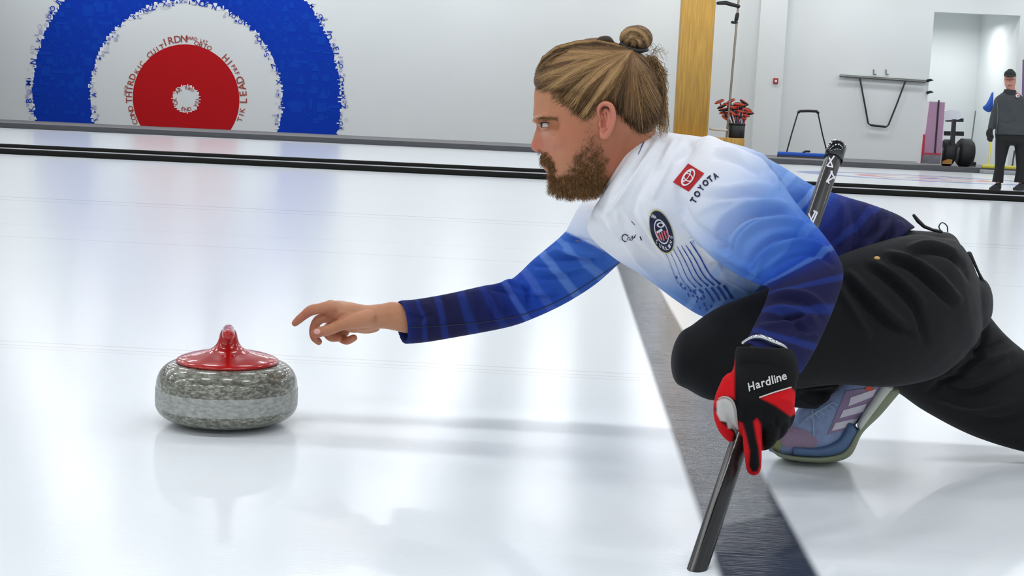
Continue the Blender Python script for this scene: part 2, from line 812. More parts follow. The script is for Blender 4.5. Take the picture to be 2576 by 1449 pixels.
boxo('trim_2', (XL, 35.1, 0), (XR, WB, WALKZ), grey_floor, kind='structure')
boxo('trim_3', (XL, 35.04, 0), (XR, 35.1, WALKZ + 0.004), grey_face, kind='structure')
boxo('wall_left', (XL - 0.2, YB, 0), (XL, RD, CEIL), white_wall, kind='structure')
boxo('wall_right', (XR, YB, 0), (XR + 0.2, RD, CEIL), white_wall, kind='structure')
boxo('wall_front', (XL, YB - 0.2, 0), (XR, YB, CEIL), white_wall, kind='structure')
boxo('ceiling', (XL - 0.2, YB - 0.2, CEIL), (XR + 0.2, WB + 0.25, CEIL + 0.2), mat('grey_ceiling', (84, 90, 98), 0.8, noise=0.1, nscale=0.5), kind='structure')
area('recess_lamp', ((XO0 + XO1) / 2, WB + 2.0, ZO - 0.1), 1.2, 0.5, 62)

# --- foam dividers between the sheets
foam = mat('black_foam', (26, 26, 24), 0.8, spec=0.2, noise=0.1, nscale=2)
for yy, hh, lab in ((16.95, 0.068, 'long black foam divider strip on the ice, nearer of the two'),
                    (19.5, 0.052, 'long black foam divider strip on the ice, farther of the two')):
    mb = MB()
    mb.bbox((XL + 0.1, yy, 0), (XR - 0.1, yy + 0.12, hh), 0.012)
    obj('foam_divider', mb.V, mb.F, foam, label=lab, cat='divider', org=(0, yy, 0))

# ================================================================== WALL MURAL
blue = mat('mural_blue', (0, 54, 174), 0.8, spec=0.2, noise=0.03, nscale=3)
blue_l = mat('mural_blue_light', (2, 64, 180), 0.8, spec=0.2)
red = mat('mural_red', (184, 16, 24), 0.8, spec=0.2, noise=0.07, nscale=3, stretch=(6, 1, 6))
redtxt = mat('mural_red_letter', (160, 60, 45), 0.6)
mwhite = mat('mural_white', (232, 234, 242), 0.7)
mgrey = mat('mural_grey', (175, 178, 205), 0.7)
MC = W(468, 249, WB)
MX, MZ = MC[0], MC[2]
PM = 1.0 / np.linalg.norm(W(469, 249, WB) - MC)
mural = empty('wall_mural', (MX, WB, WALKZ), 'large painted curling target with blue and red rings on the white back wall', 'mural')


def wallclip(V, Fc):
    out = []
    V = np.array(V)
    V[:, 2] = np.maximum(V[:, 2], WALKZ + 0.002)
    for f in Fc:
        zs = V[list(f), 2]
        if zs.max() > WALKZ + 0.003:
            out.append(f)
    return V, out


def annulus(r0, r1, y, n=256, k=12):
    V = []
    for i in range(k + 1):
        r = r0 + (r1 - r0) * i / k
        for j in range(n):
            a = 2 * math.pi * j / n
            V.append((MX + r * math.cos(a), y, MZ + r * math.sin(a)))
    Fc = [(i * n + j, i * n + (j + 1) % n, (i + 1) * n + (j + 1) % n, (i + 1) * n + j) for i in range(k) for j in range(n)]
    return wallclip(V, Fc)


RB1, RB0, RR1, RR0 = 388 / PM, 241 / PM, 134 / PM, 33 / PM
V, Fc = annulus(RB0, RB1, WB - 0.006)
obj('blue_ring', V, Fc, blue, mural, smooth=False)
V, Fc = annulus(RR0, RR1, WB - 0.006, k=8)
obj('red_ring', V, Fc, red, mural, smooth=False)


def glyph(c, s, r, a, rot, size, sx=1.0):
    V, Fc, ext = text_mesh(s, 0.012)
    ca, sa = math.cos(rot), math.sin(rot)
    x0, z0 = MX + r * math.cos(a), MZ + r * math.sin(a)
    P = []
    for x, z in V:
        x = x * size * sx
        z = z * size
        P.append((x0 + x * ca - z * sa, c, z0 + x * sa + z * ca))
    return P, Fc


def gl_merge(lst, zmin=WALKZ + 0.08):
    b = MB()
    for V, Fc in lst:
        if len(V) and min(p[2] for p in V) > zmin:
            b.add(V, Fc)
    return b


def poly_shape(kind, r, a, size, y):
    x0, z0 = MX + r * math.cos(a), MZ + r * math.sin(a)
    s = size / 2
    if kind == 'sq':
        q = [(-s, -s), (s, -s), (s, s), (-s, s)]
    elif kind == 'tri':
        q = [(-s, -s), (s, -s), (0, s)]
    elif kind == 'bar':
        q = [(-s * 1.3, -s * .3), (s * 1.3, -s * .3), (s * 1.3, s * .3), (-s * 1.3, s * .3)]
    elif kind == 'vbar':
        q = [(-s * .35, -s * 1.2), (s * .35, -s * 1.2), (s * .35, s * 1.2), (-s * .35, s * 1.2)]
    elif kind == 'leaf':
        q = [(0, -1.2), (.15, -.5), (.8, -.6), (.6, -.2), (1.1, .3), (.5, .3), (.6, .7), (.25, .5), (0, 1.2), (-.25, .5), (-.6, .7), (-.5, .3),
             (-1.1, .3), (-.6, -.2), (-.8, -.6), (-.15, -.5)]
        q = [(x * s, z * s) for x, z in q]
        V = [(x0, y, z0)] + [(x0 + x, y, z0 + z) for x, z in q]
        return V, [(0, i + 1, (i + 1) % len(q) + 1) for i in range(len(q))]
    elif kind in ('ring', 'ring2'):
        V = []
        n = 20
        for rr in (s, s * 0.8):
            V += [(x0 + rr * math.cos(2 * math.pi * j / n), y, z0 + rr * math.sin(2 * math.pi * j / n)) for j in range(n)]
        Fc = [(j, (j + 1) % n, n + (j + 1) % n, n + j) for j in range(n)]
        if kind == 'ring2':
            k = len(V)
            V += [(x0 + s * .4 * math.cos(2 * math.pi * j / n), y, z0 + s * .4 * math.sin(2 * math.pi * j / n)) for j in range(n)]
            Fc.append(tuple(range(k, k + n)))
        return V, Fc
    elif kind == 'x':
        w = s * .25
        c45 = math.sqrt(.5)
        V = []
        for k in range(4):
            for (x, z) in ((w / 2, w / 2), (s * 1.3, w / 2), (s * 1.3, -w / 2)):
                a4 = math.pi / 4 - k * math.pi / 2
                V.append((x0 + x * math.cos(a4) - z * math.sin(a4), y, z0 + x * math.sin(a4) + z * math.cos(a4)))
        Fc = [(0, 3, 6, 9)] + [(3 * k, 3 * k + 1, 3 * k + 2, (3 * k + 3) % 12) for k in range(4)]
        return V, Fc
    return [(x0 + x, y, z0 + z) for x, z in q], [tuple(range(len(q)))]


# icons tone-on-tone in the blue band
lst = []
kinds = ['ring2', 'x', 'sq', 'leaf', 'ring', 'bar', 'vbar', 'tri']
for i in range(8):
    r = RB0 + 0.25 + (RB1 - RB0 - 0.45) * i / 7
    cnt = int(r * math.pi * 2 / 0.42)
    for j in range(cnt):
        a = 2 * math.pi * (j + random.uniform(-.2, .2)) / cnt
        if math.sin(a) * r + MZ < 0.35:
            continue
        lst.append(poly_shape(random.choice(kinds), r + random.uniform(-.06, .06), a, random.uniform(.16, .36), WB - 0.008 - 0.00002 * len(lst)))
b = gl_merge(lst, WALKZ + 0.02)
obj('icon_pattern', b.V, b.F, blue_l, mural, smooth=False, kind='stuff')
# white and blue bits along both rims of the blue band
lw, lb, lg = [], [], []
lay = lambda q: 0.000012 * len(q)
for R, sgn in ((RB1, 1), (RB0, -1)):
    cnt = int(2 * math.pi * R / 0.135)
    for j in range(cnt):
        a = 2 * math.pi * j / cnt
        if math.sin(a) * R + MZ < 0.2:
            continue
        lw.append(poly_shape(random.choice(['sq', 'bar', 'vbar', 'tri', 'sq', 'bar']), R + random.uniform(-.03, .05) * sgn, a, random.uniform(.07, .13), WB - 0.010 - lay(lw)))
        if random.random() < 0.75:
            if random.random() < 0.45:
                lb.append(glyph(WB - 0.021 - lay(lb), random.choice('DBSOXVAKZMNE'), R + random.uniform(.03, .13) * sgn, a, a - math.pi / 2, random.uniform(.10, .19)))
            else:
                lb.append(poly_shape(random.choice(kinds[:3] + kinds[4:]), R + random.uniform(.0, .12) * sgn, a, random.uniform(.05, .13), WB - 0.021 - lay(lb)))
        if random.random() < 0.35:
            lg.append(poly_shape(random.choice(['sq', 'bar', 'ring']), R + random.uniform(.1, .2) * sgn, a, random.uniform(.06, .14), WB - 0.017 - lay(lg)))
for nm, l_, m_ in (('white_rim', lw, mwhite), ('blue_rim_mark', lb, blue), ('grey_rim_mark', lg, mgrey)):
    b = gl_merge(l_, WALKZ + 0.02)
    obj(nm, b.V, b.F, m_, mural, smooth=False, kind='stuff')
# words round the red disc


def arc_word(s, r, a_deg, size, y, flip=False, out=None, radial=False):
    a = math.radians(a_deg)
    for ch in s:
        if ch != ' ':
            rot = a - math.pi / 2
            if flip:
                rot += math.pi
            if radial:
                rot = a
            out.append(glyph(y, ch, r, a, rot, size))
        a += (-1 if not flip else 1) * size * 0.95 / r
    return out


def word(text, r, a, size, flip=False, name='word'):
    lt = []
    arc_word(text, r, a, size, WB - 0.012, flip, lt)
    b = gl_merge(lt, WALKZ + 0.02)
    if b.V:
        obj(name, b.V, b.F, redtxt, mural, smooth=False)


for q in (('THIRD', RR1 + 0.12, 184, 0.20), ('KIC', RR1 + 0.06, 153, 0.15), ('CUIT', RR1 + 0.07, 132, 0.17), ('IRDN', RR1 + 0.17, 112, 0.22), ('OBTO', RR1 + 0.07, 80, 0.15), ('HI', RR1 + 0.12, 47, 0.20), ('PRF', RR1 + 0.14, 36, 0.13),
          ('LEAD', RR1 + 0.13, 1, 0.23, True), ('TIK', RR1 + 0.12, -18, 0.16, True), ('NA', RR1 + 0.16, -32, 0.16, True), ('SECOND', RR1 + 0.10, 216, 0.16), ('HACK', RR1 + 0.24, 178, 0.09), ('HARD', RR1 + 0.2, 90, 0.1),
          ('LET', RR1 + 0.2, 76, 0.09), ('END', RR0 - 0.09, 252, 0.12, True), ('CK', RR0 - 0.06, 205, 0.13), ('AR', RR0 - 0.07, 143, 0.12), ('RBO', RR0 - 0.07, 88, 0.1), ('TEA', RR0 - 0.06, 0, 0.1)):
    word(*q)
lt = []
for j in range(26):
    a = 2 * math.pi * j / 26
    lt.append(poly_shape(random.choice(['sq', 'bar', 'vbar']), RR0 + 0.0, a, .08, WB - 0.009 - .00002 * j))
b = gl_merge(lt)
obj('centre_rim', b.V, b.F, mwhite, mural, smooth=False, kind='stuff')

# ================================================================== BACKGROUND THINGS
wood = mat('honey_timber', (196, 152, 70), 0.55, noise=0.22, nscale=2.2, stretch=(9, 9, 0.5))
steel = mat('brushed_metal', (120, 120, 118), 0.35, metal=0.7)
darkm = mat('dark_metal', (45, 46, 48), 0.45, metal=0.4)
blackp = mat('black_plastic', (22, 23, 25), 0.5)
YT = 38.0
a, b_ = W(1716, 20, YT)[0], W(1800, 20, YT)[0]
mb = MB()
mb.bbox((a, YT, W(1840, 347, YT - 0.2)[2]), (b_, YT + 0.7, CEIL), 0.015)
obj('timber_column', mb.V, mb.F, wood, label='broad honey-coloured timber column rising in front of the white wall', cat='column', org=((a + b_) / 2, YT, WALKZ + .5))
zt = W(1840, 347, YT - 0.2)[2]
mb = MB()
mb.bbox((a - 0.3, YT - 0.25, WALKZ), (W(1873, 350, YT - 0.2)[0], YT + 0.9, zt), 0.015)
obj('timber_plinth', mb.V, mb.F, wood, label='low honey-coloured timber plinth at the foot of the timber column', cat='plinth', org=(a, YT, WALKZ))

# broom bin with brooms
YBIN = 38.35
bc = W(1852, 346, YBIN)
px = np.linalg.norm(W(1853, 346, YBIN) - bc)
binr = 20 * px
bh = 36 * px
root = empty('broom_bin', (bc[0], YBIN, zt), 'black cylindrical bin full of brooms on the timber plinth', 'bin')
V, Fc = lathe([(0.001, 0.001), (binr * .93, 0.001), (binr, 0.02), (binr * 1.03, bh), (binr * .97, bh), (binr * .9, 0.05), (0.001, 0.05)], (bc[0], YBIN, zt), 32)
obj('bin_wall', V, Fc, blackp, root)
V, Fc = lathe([(binr * 1.03, bh - .03), (binr * 1.07, bh - .03), (binr * 1.07, bh + .01), (binr * .98, bh + .01), (binr * .98, bh - .03)], (bc[0], YBIN, zt), 32)
obj('rim', V, Fc, blackp, root)
orange = mat('orange_red_plastic', (214, 78, 52), 0.5)
shaftc = [mat('broom_white', (205, 205, 205), 0.4), mat('broom_navy', (35, 35, 110), 0.4), blackp, mat('broom_red', (170, 40, 40), 0.4)]
heads = [(1816, 268), (1822, 285), (1828, 262), (1834, 276), (1841, 283), (1846, 268), (1852, 274), (1858, 262), (1862, 280), (1868, 268), (1874, 290),
         (1880, 276), (1872, 258), (1838, 255), (1810, 256), (1884, 286), (1826, 298), (1866, 296), (1820, 276), (1838, 268), (1850, 284), (1865, 270), (1876, 282), (1844, 290), (1856, 292)]
for i, (hu, hv) in enumerate(heads):
    yo = YBIN + random.uniform(-.12, .12)
    base = np.array([bc[0] + (random.uniform(-.6, .6)) * binr, yo, zt + 0.06])
    top = W(hu, hv, yo)
    lab = 'red and black curling broom standing head-up among the others in the black bin'
    grp = 'brooms in the black bin'
    if i == 14:
        lab, grp = 'lone curling broom leaning out leftmost and highest from the black bin', None
    r = empty('curling_broom', base, lab, 'broom', grp)
    V, Fc = tube([base, top], 0.016, 8)
    obj('handle', V, Fc, shaftc[i % 4], r)
    an = random.uniform(-.6, .6)
    dx = np.array([math.cos(an), 0.1, math.sin(an)]) * 0.12
    V, Fc = ellipsoid(top, (0.13, 0.05, 0.035), 12, 8, rot=np.array(Matrix.Rotation(-an, 3, 'Y')))
    V = [tuple(top + (np.array(p) - top) * 1.15) for p in V]
    obj('broom_head', V, Fc, orange if i % 3 else blackp, r)
    V, Fc = ellipsoid(top + np.array([0, 0, .03]), (0.12, 0.045, 0.022), 12, 8, rot=np.array(Matrix.Rotation(-an, 3, 'Y')))
    obj('bristle_pad', V, Fc, blackp if i % 3 else orange, r)

# tall pole with squeegee
YP = 38.2
r = empty('squeegee_pole', W(1828, 345, YP), 'tall thin metal pole with a squeegee head leaning beside the timber column', 'pole')
V, Fc = tube([W(1828, 344, YP), W(1860, -20, YP)], 0.032, 10)
obj('pole', V, Fc, mat('pole_metal', (150, 140, 128), 0.35, metal=0.6), r)
V, Fc = tube([W(1806, 8, YP - .05), W(1825, 7, YP - .05), W(1858, 16, YP - .05)], [0.045, .06, .05], 10)
obj('squeegee_head', V, Fc, darkm, r)
V, Fc = tube([W(1855, 36, YP), W(1852, 50, YP)], 0.055, 10)
obj('clamp', V, Fc, blackp, r)
V, Fc = tube([W(1842, 56, YP), W(1853, 57, YP)], 0.04, 8)
obj('clamp', V, Fc, blackp, r)
V, Fc = tube([W(1787, 324, YP - .05), W(1828, 328, YP - .05)], 0.035, 8)
obj('side_arm', V, Fc, mat('pale_plastic', (205, 203, 195), 0.5), r)

# fire call point
c = W(1951, 204, WB - 0.35)
r = empty('fire_call_point', (c[0], WB - 0.35, c[2]), 'small red fire alarm call point on the white pilaster', 'alarm')
s = 0.085
mb = MB().box((c[0] - s * .85, WB - 0.40, c[2] - s), (c[0] + s * .85, WB - 0.35, c[2] + s))
obj('housing', mb.V, mb.F, mat('alarm_red', (176, 40, 42), 0.5), r, smooth=False)
mb = MB().box((c[0] - s * .35, WB - 0.415, c[2] - s * .4), (c[0] + s * .4, WB - 0.40, c[2] + s * .4))
obj('button', mb.V, mb.F, mwhite, r, smooth=False)

# scraper hanging on the wall
YW = WB - 0.12
r = empty('ice_scraper', W(2220, 318, YW), 'long metal ice scraper hanging upside down on the white wall', 'scraper')
mb = MB().tube([W(2114, 191, YW), W(2327, 206, YW)], 0.035, 8)
obj('blade_bar', mb.V, mb.F, steel, r)
mb = MB().tube([W(2116, 187, YW + .05), W(2327, 201, YW + .05)], 0.03, 8)
obj('blade', mb.V, mb.F, mat('pale_metal', (190, 194, 192), 0.4, metal=0.3), r)
V, Fc = tube([W(2163, 196, YW), W(2174, 255, YW), W(2184, 310, YW), W(2189, 314, YW), W(2210, 317, YW), W(2230, 319, YW), W(2235, 314, YW), W(2256, 262, YW), W(2278, 203, YW)], 0.026, 8)
obj('handle_frame', V, Fc, darkm, r)
V, Fc = tube([W(2192, 315, YW), W(2226, 319, YW)], 0.034, 8)
obj('grip', V, Fc, blackp, r)
for q, u in enumerate((2198, 2229)):
    mb = MB().tube([W(u, 176, WB - .02), W(u, 186, WB - .02), W(u + 5, 188, WB - 0.12)], 0.02, 8)
    o = obj('wall_hook', mb.V, mb.F, steel, None, label='small wall hook holding the hanging scraper, %s of the two' % ('left', 'right')[q], cat='hook', org=W(u, 186, WB - .05))

# blue push scraper standing on the walkway
YS = 38.6
zs = WALKZ
base = W(2022, 391, YS)
base[2] = zs
r = empty('push_scraper', base, 'wide blue ice scraper with hoop handle standing on the walkway against the wall', 'scraper')
L0, L1 = W(1956, 387, YS), W(2092, 394, YS)
mb = MB().bbox((L0[0], YS - .06, zs + .03), (L1[0], YS + .06, zs + .15), 0.02)
obj('blue_blade_housing', mb.V, mb.F, mat('scraper_blue', (14, 84, 190), 0.45), r)
mb = MB().box((L0[0] - .02, YS - .09, zs), (L1[0] + .02, YS - .05, zs + .05))
obj('squeegee_blade', mb.V, mb.F, mat('brown_rubber', (70, 62, 60), 0.6), r, smooth=False)
V, Fc = tube([W(1978, 386, YS), W(1992, 335, YS), W(2007, 285, YS), W(2012, 280, YS), W(2035, 279, YS), W(2054, 280, YS), W(2058, 286, YS), W(2069, 338, YS), W(2082, 389, YS)], 0.02, 8)
obj('hoop_handle', V, Fc, darkm, r)
V, Fc = tube([W(2009, 282, YS), W(2013, 279.5, YS), W(2035, 279, YS), W(2054, 280, YS), W(2058, 284, YS)], 0.04, 8)
obj('grip', V, Fc, blackp, r)
V, Fc = tube([W(2020, 384, YS), W(2026, 381, YS), W(2036, 381, YS)], 0.03, 8)
obj('height_lever', V, Fc, blackp, r)

# pink storage panel / cabinet
YC = 35.7
zf = WALKZ


def P_(u, v, Y):
    return W(u, v, Y)


def slab(name, quad_px, Y, th, m, parent):
    Q = [W(u, v, Y) for u, v in quad_px]
    V = [tuple(q) for q in Q] + [(q[0], q[1] + th, q[2]) for q in Q]
    n = len(Q)
    Fc = [tuple(range(n)), tuple(range(2 * n - 1, n - 1, -1))] + [(i, n + i, n + (i + 1) % n, (i + 1) % n) for i in range(n)]
    return obj(name, V, Fc, m, parent, smooth=False)


r = empty('tall_cabinet', (W(2343, 410, YC)[0], YC, zf), 'tall pink panelled cabinet with a black stripe beside the doorway', 'cabinet')
slab('carcass', [(2339, 255), (2378, 257), (2367, 413), (2318, 411)], YC + .04, 0.5, mat('cabinet_white', (225, 222, 228), 0.6), r)
slab('pink_panel', [(2339, 256), (2377, 258), (2368, 386), (2322, 384)], YC, 0.03, mat('pink_panel', (168, 128, 156), 0.6), r)
slab('black_stripe', [(2360, 252), (2364, 252), (2354, 385), (2350, 385)], YC - .02, 0.02, blackp, r)
slab('red_edge', [(2320, 384), (2368, 386), (2368, 390), (2320, 388)], YC - .02, 0.03, mat('cabinet_red', (180, 35, 60), 0.5), r)
slab('red_side', [(2323, 338), (2328, 338), (2323, 411), (2316, 411)], YC - .01, 0.03, MATS['cabinet_red'], r)
slab('grey_base', [(2321, 391), (2367, 392), (2365, 412), (2319, 411)], YC - .015, 0.03, mat('cabinet_grey', (120, 118, 126), 0.7, noise=0.4, nscale=3), r)

# wheeled cart
YD = 36.2
r = empty('wheeled_cart', (W(2402, 412, YD)[0], YD, zf), 'black wheeled cart with thick tyres and a white tank beside the pink cabinet', 'cart')
for (u, w_) in ((2383, 15), (2427, 18)):
    c = W(u, 384, YD)
    rr = c[2] - zf
    wpx = w_ * 0.0107
    prof = [(rr * .35, -wpx * .8), (rr * .8, -wpx), (rr, -wpx * .6), (rr, wpx * .6), (rr * .8, wpx), (rr * .35, wpx * .8)]
    V, Fc = lathe(prof, (0, 0, 0), 32)
    V = [(c[0] + p[2], c[1] + p[0], c[2] + p[1]) for p in V]
    wh = obj('wheel', V, Fc, mat('tyre_rubber', (26, 27, 30), 0.55, bump=0.4, bscale=30), r)
    V, Fc = lathe([(0.001, -wpx * .85), (rr * .36, -wpx * .85), (rr * .36, wpx * .85), (0.001, wpx * .85)], (0, 0, 0), 20)
    V = [(c[0] + p[2], c[1] + p[0], c[2] + p[1]) for p in V]
    obj('hub', V, Fc, steel, wh)
slab('upright_post', [(2397, 300), (2406, 300), (2400, 395), (2389, 395)], YD - .3, 0.1, darkm, r)
for (v0, v1, u0, u1) in ((297, 307, 2380, 2424), (330, 342, 2376, 2425), (366, 376, 2400, 2424)):
    slab('crossbar', [(u0, v0), (u1, v0 + 1), (u1, v1), (u0, v1 - 1)], YD + .3, 0.08, blackp, r)
slab('white_tank', [(2378, 279), (2384, 276), (2410, 277), (2417, 284), (2417, 298), (2411, 301), (2378, 303)], YD + .2, 0.35, mwhite, r)
slab('orange_foot', [(2374, 405), (2386, 400), (2396, 402), (2394, 413), (2370, 412)], YD - .35, 0.12, mat('ochre', (180, 130, 60), 0.7), r)

# push broom
YQ = 37.0
r = empty('push_broom', (W(2437, 409, YQ)[0], YQ, zf), 'push broom with a grey handle leaning inside the doorway', 'broom')
q = W(2437, 405, YQ)
V, Fc = tube([W(2438, 402, YQ), W(2454, 280, YQ + .4)], 0.018, 8)
obj('handle', V, Fc, steel, r)
mb = MB().bbox((q[0] - .19, YQ - .06, zf + .05), (q[0] + .19, YQ + .06, zf + .13), 0.015)
obj('broom_head', mb.V, mb.F, blackp, r)
mb = MB().box((q[0] - .18, YQ - .05, zf), (q[0] + .18, YQ + .05, zf + .05))
obj('bristles', mb.V, mb.F, mat('grey_bristles', (90, 88, 86), 0.9), r, smooth=False)

# yellow mops
yel = mat('yellow_plastic', (222, 214, 80), 0.5)
for k_, (u, v, tu, tv) in enumerate(((2486, 427, 2494, 345), (2545, 431, 2552, 380))):
    p = W(u, v, 35.4)
    p[2] = zf
    r = empty('floor_squeegee', p, ('yellow floor squeegee standing left of the dark-clothed man', 'yellow floor squeegee seen between the legs of the dark-clothed man')[k_], 'squeegee')
    mb = MB().bbox((p[0] - .17, p[1] - .08, zf), (p[0] + .17, p[1] + .08, zf + .09), 0.02)
    obj('squeegee_head', mb.V, mb.F, yel, r)
    V, Fc = tube([(p[0], p[1], zf + .05), W(tu, tv, 35.9)], 0.022, 8)
    obj('handle', V, Fc, yel if k_ == 0 else darkm, r)
# grey block at the edge of the walkway
a, b_ = W(2473, 430, 34.7), W(2600, 430, 34.7)
mb = MB().bbox((a[0], 34.55, 0), (b_[0], 35.02, 0.10), 0.02)
obj('foam_block', mb.V, mb.F, mat('pale_grey_foam', (150, 155, 158), 0.8), None, label='pale grey foam block on the ice along the walkway edge', cat='block', org=(a[0], 34.7, 0))

# hooks beside the opening
for (v, lab) in ((201, 'upper'), (231, 'lower')):
    mb = MB().tube([W(2334, v + 2, WB - .04), W(2341, v, WB - .15), W(2347, v + 1, WB - .3)], [0.05, .04, .015], 8)
    obj('wall_bracket', mb.V, mb.F, blackp, None, label='%s black bracket at the edge of the wall opening' % lab, cat='bracket', org=W(2334, v, WB - .05))
# blue cloth hanging
r = empty('hanging_cloth', W(2500, 236, 44.55), 'folded blue cloth hanging behind the shoulder of the dark-clothed man', 'cloth')
V, Fc, _, _ = loft([(2494, 234, 2504, 236, 44.55, .03), (2488, 248, 2505, 255, 44.55, .08), (2480, 262, 2500, 270, 44.55, .1), (2473, 268, 2492, 281, 44.55, .06)], 20, 4)
obj('cloth', V, Fc, mat('cloth_blue', (44, 84, 170), 0.9, bump=0.6, bscale=12, bdist=0.03), r)
V, Fc = tube([W(2498, 236, 44.55), W(2502, 226, 44.55)], 0.02, 6)
obj('hanging_loop', V, Fc, MATS['cloth_blue'], r)
# blue banner at the right edge
r = empty('banner_stand', W(2590, 425, 36.4), 'blue and purple banner stand behind the dark-clothed man at the frame edge', 'banner')
slab('banner', [(2574, 150), (2640, 153), (2636, 425), (2572, 422)], 36.4, 0.03, mat('banner_blue', (40, 96, 190), 0.6), r)
slab('purple_border', [(2573, 150), (2578, 150), (2576, 240), (2571, 240)], 36.37, 0.02, mat('banner_purple', (120, 90, 140), 0.6), r)

# ================================================================== CURLING STONE
granite = None


def granite_mat(name, c1, c2, c3, rough, coat):
    m = bpy.data.materials.new(name)
    m.use_nodes = True
    nt = m.node_tree
    b = nt.nodes['Principled BSDF']
    tc = nt.nodes.new('ShaderNodeTexCoord')
    mp = nt.nodes.new('ShaderNodeMapping')
    mp.inputs['Scale'].default_value = (.8, .8, 1.9)
    nt.links.new(tc.outputs['Object'], mp.inputs[0])
    v = nt.nodes.new('ShaderNodeTexNoise')
    v.inputs['Scale'].default_value = 95
    v.inputs['Detail'].default_value = 4
    v.inputs['Roughness'].default_value = 0.7
    nt.links.new(mp.outputs[0], v.inputs[0])
    r = nt.nodes.new('ShaderNodeValToRGB')
    e = r.color_ramp.elements
    e[0].position = 0.36
    e[0].color = lin(c1)
    e[1].position = 0.64
    e[1].color = lin(c3)
    x = e.new(0.5)
    x.color = lin(c2)
    nt.links.new(v.outputs[0], r.inputs[0])
    nt.links.new(r.outputs[0], b.inputs['Base Color'])
    b.inputs['Roughness'].default_value = rough
    b.inputs['Coat Weight'].default_value = coat
    b.inputs['Coat Roughness'].default_value = 0.05
    return m


YR = G(570, 1062)[1]
rc = G(570, 1062)
S_ = 1.0
stone = empty('curling_stone', (rc[0], rc[1], 0), 'grey granite curling stone with a glossy red handle sliding on the ice', 'curling stone')
gr = granite_mat('granite_polished', (68, 66, 54), (110, 110, 98), (160, 160, 146), 0.28, 0.6)
gb = granite_mat('granite_band', (138, 140, 136), (158, 160, 155), (178, 179, 173), 0.5, 0.1)
RR = 0.1455
z0, z1 = 0.0385, 0.0765


def arcp(r_in, z_in, r_out, z_out, n=14, p=2.0, up=True):
    out = []
    for i in range(n + 1):
        t = math.pi / 2 * i / n
        if up:
            out.append((r_in + (r_out - r_in) * math.cos(t) ** (2 / p), z_out + (z_in - z_out) * math.sin(t) ** (2 / p)))
        else:
            out.append((r_in + (r_out - r_in) * math.sin(t) ** (2 / p), z_in + (z_out - z_in) * (1 - math.cos(t) ** (2 / p))))
    return out


bot = [(0.06, 0.006), (0.063, 0.001), (0.067, 0.0015), (0.075, 0.004)] + arcp(0.075, 0.004, RR - .001, z0, up=False)[1:]
top = arcp(0.10, 0.128, RR - .001, z1, up=True, p=2.15)
V, Fc = lathe([(0.001, 0.006)] + bot + [(RR - .0012, z0 + .001), (RR - .0012, z1 - .001)] + top + [(0.001, 0.128)], (rc[0], rc[1], 0), 96)
obj('granite_body', V, Fc, gr, stone)
V, Fc = lathe([(RR - .004, z0 - 0.0005), (RR - .0002, z0), (RR, z0 + .002), (RR + .0004, (z0 + z1) / 2), (RR, z1 - .002), (RR - .0002, z1), (RR - .004, z1 + 0.0005)], (rc[0], rc[1], 0), 96)
obj('striking_band', V, Fc, gb, stone, label='paler matt grey band round the middle of the stone')
redp = mat('red_handle_plastic', (174, 12, 6), 0.25, coat=0.6, spec=0.4)
pr = [(0.001, 0.127), (0.100, 0.127), (0.1045, 0.1285), (0.1055, 0.131), (0.104, 0.1335), (0.098, 0.137), (0.088, 0.1405), (0.074, 0.1443), (0.060, 0.1475), (0.047, 0.1505), (0.036, 0.1545), (0.028, 0.160), (0.0225, 0.168), (0.0195, 0.177),
      (0.0175, 0.187), (0.0145, 0.194), (0.009, 0.198), (0.001, 0.1995)]
V1, F1 = lathe(pr, (rc[0], rc[1], 0), 72)
td = _n([-rc[0], -rc[1], 0])
gp = [(rc[0] - td[0] * o_, rc[1] - td[1] * o_, z_) for o_, z_ in ((.012, .155), (.014, .176), (.004, .1925), (-.03, .197), (-.065, .197), (-.092, .199))]
V2, F2 = tube(gp, [.017, .0145, .0125, .0118, .0128, .0122], 24, res=6)
V, Fc, _ = remesh([(V1, F1), (V2, F2)], 0.0016, 3)
obj('handle', V, Fc, redp, stone, label='glossy red plastic handle and cap')

# ================================================================== DELIVERING CURLER
YH = 2.52
curler = empty('person', G(2050, 1155), 'person with a hair bun and blue and white jersey lunging low to release the stone', 'person')
skin = mat('skin', (200, 140, 112), 0.5, attr='Col', sub=0.12, noise=0.05, nscale=60, bump=0.25, bscale=350, bdist=0.0008)
# palette for jersey
PAL = [(0, (242, 243, 248)), (.12, (208, 219, 242)), (.3, (122, 158, 218)), (.5, (58, 106, 194)), (.7, (28, 70, 170)), (.85, (20, 38, 112)), (1.0, (27, 27, 66))]


def pal(c):
    xs = [p[0] for p in PAL]
    return np.stack([np.interp(c, xs, [lin(p[1])[k] for p in PAL]) for k in range(3)], 1)


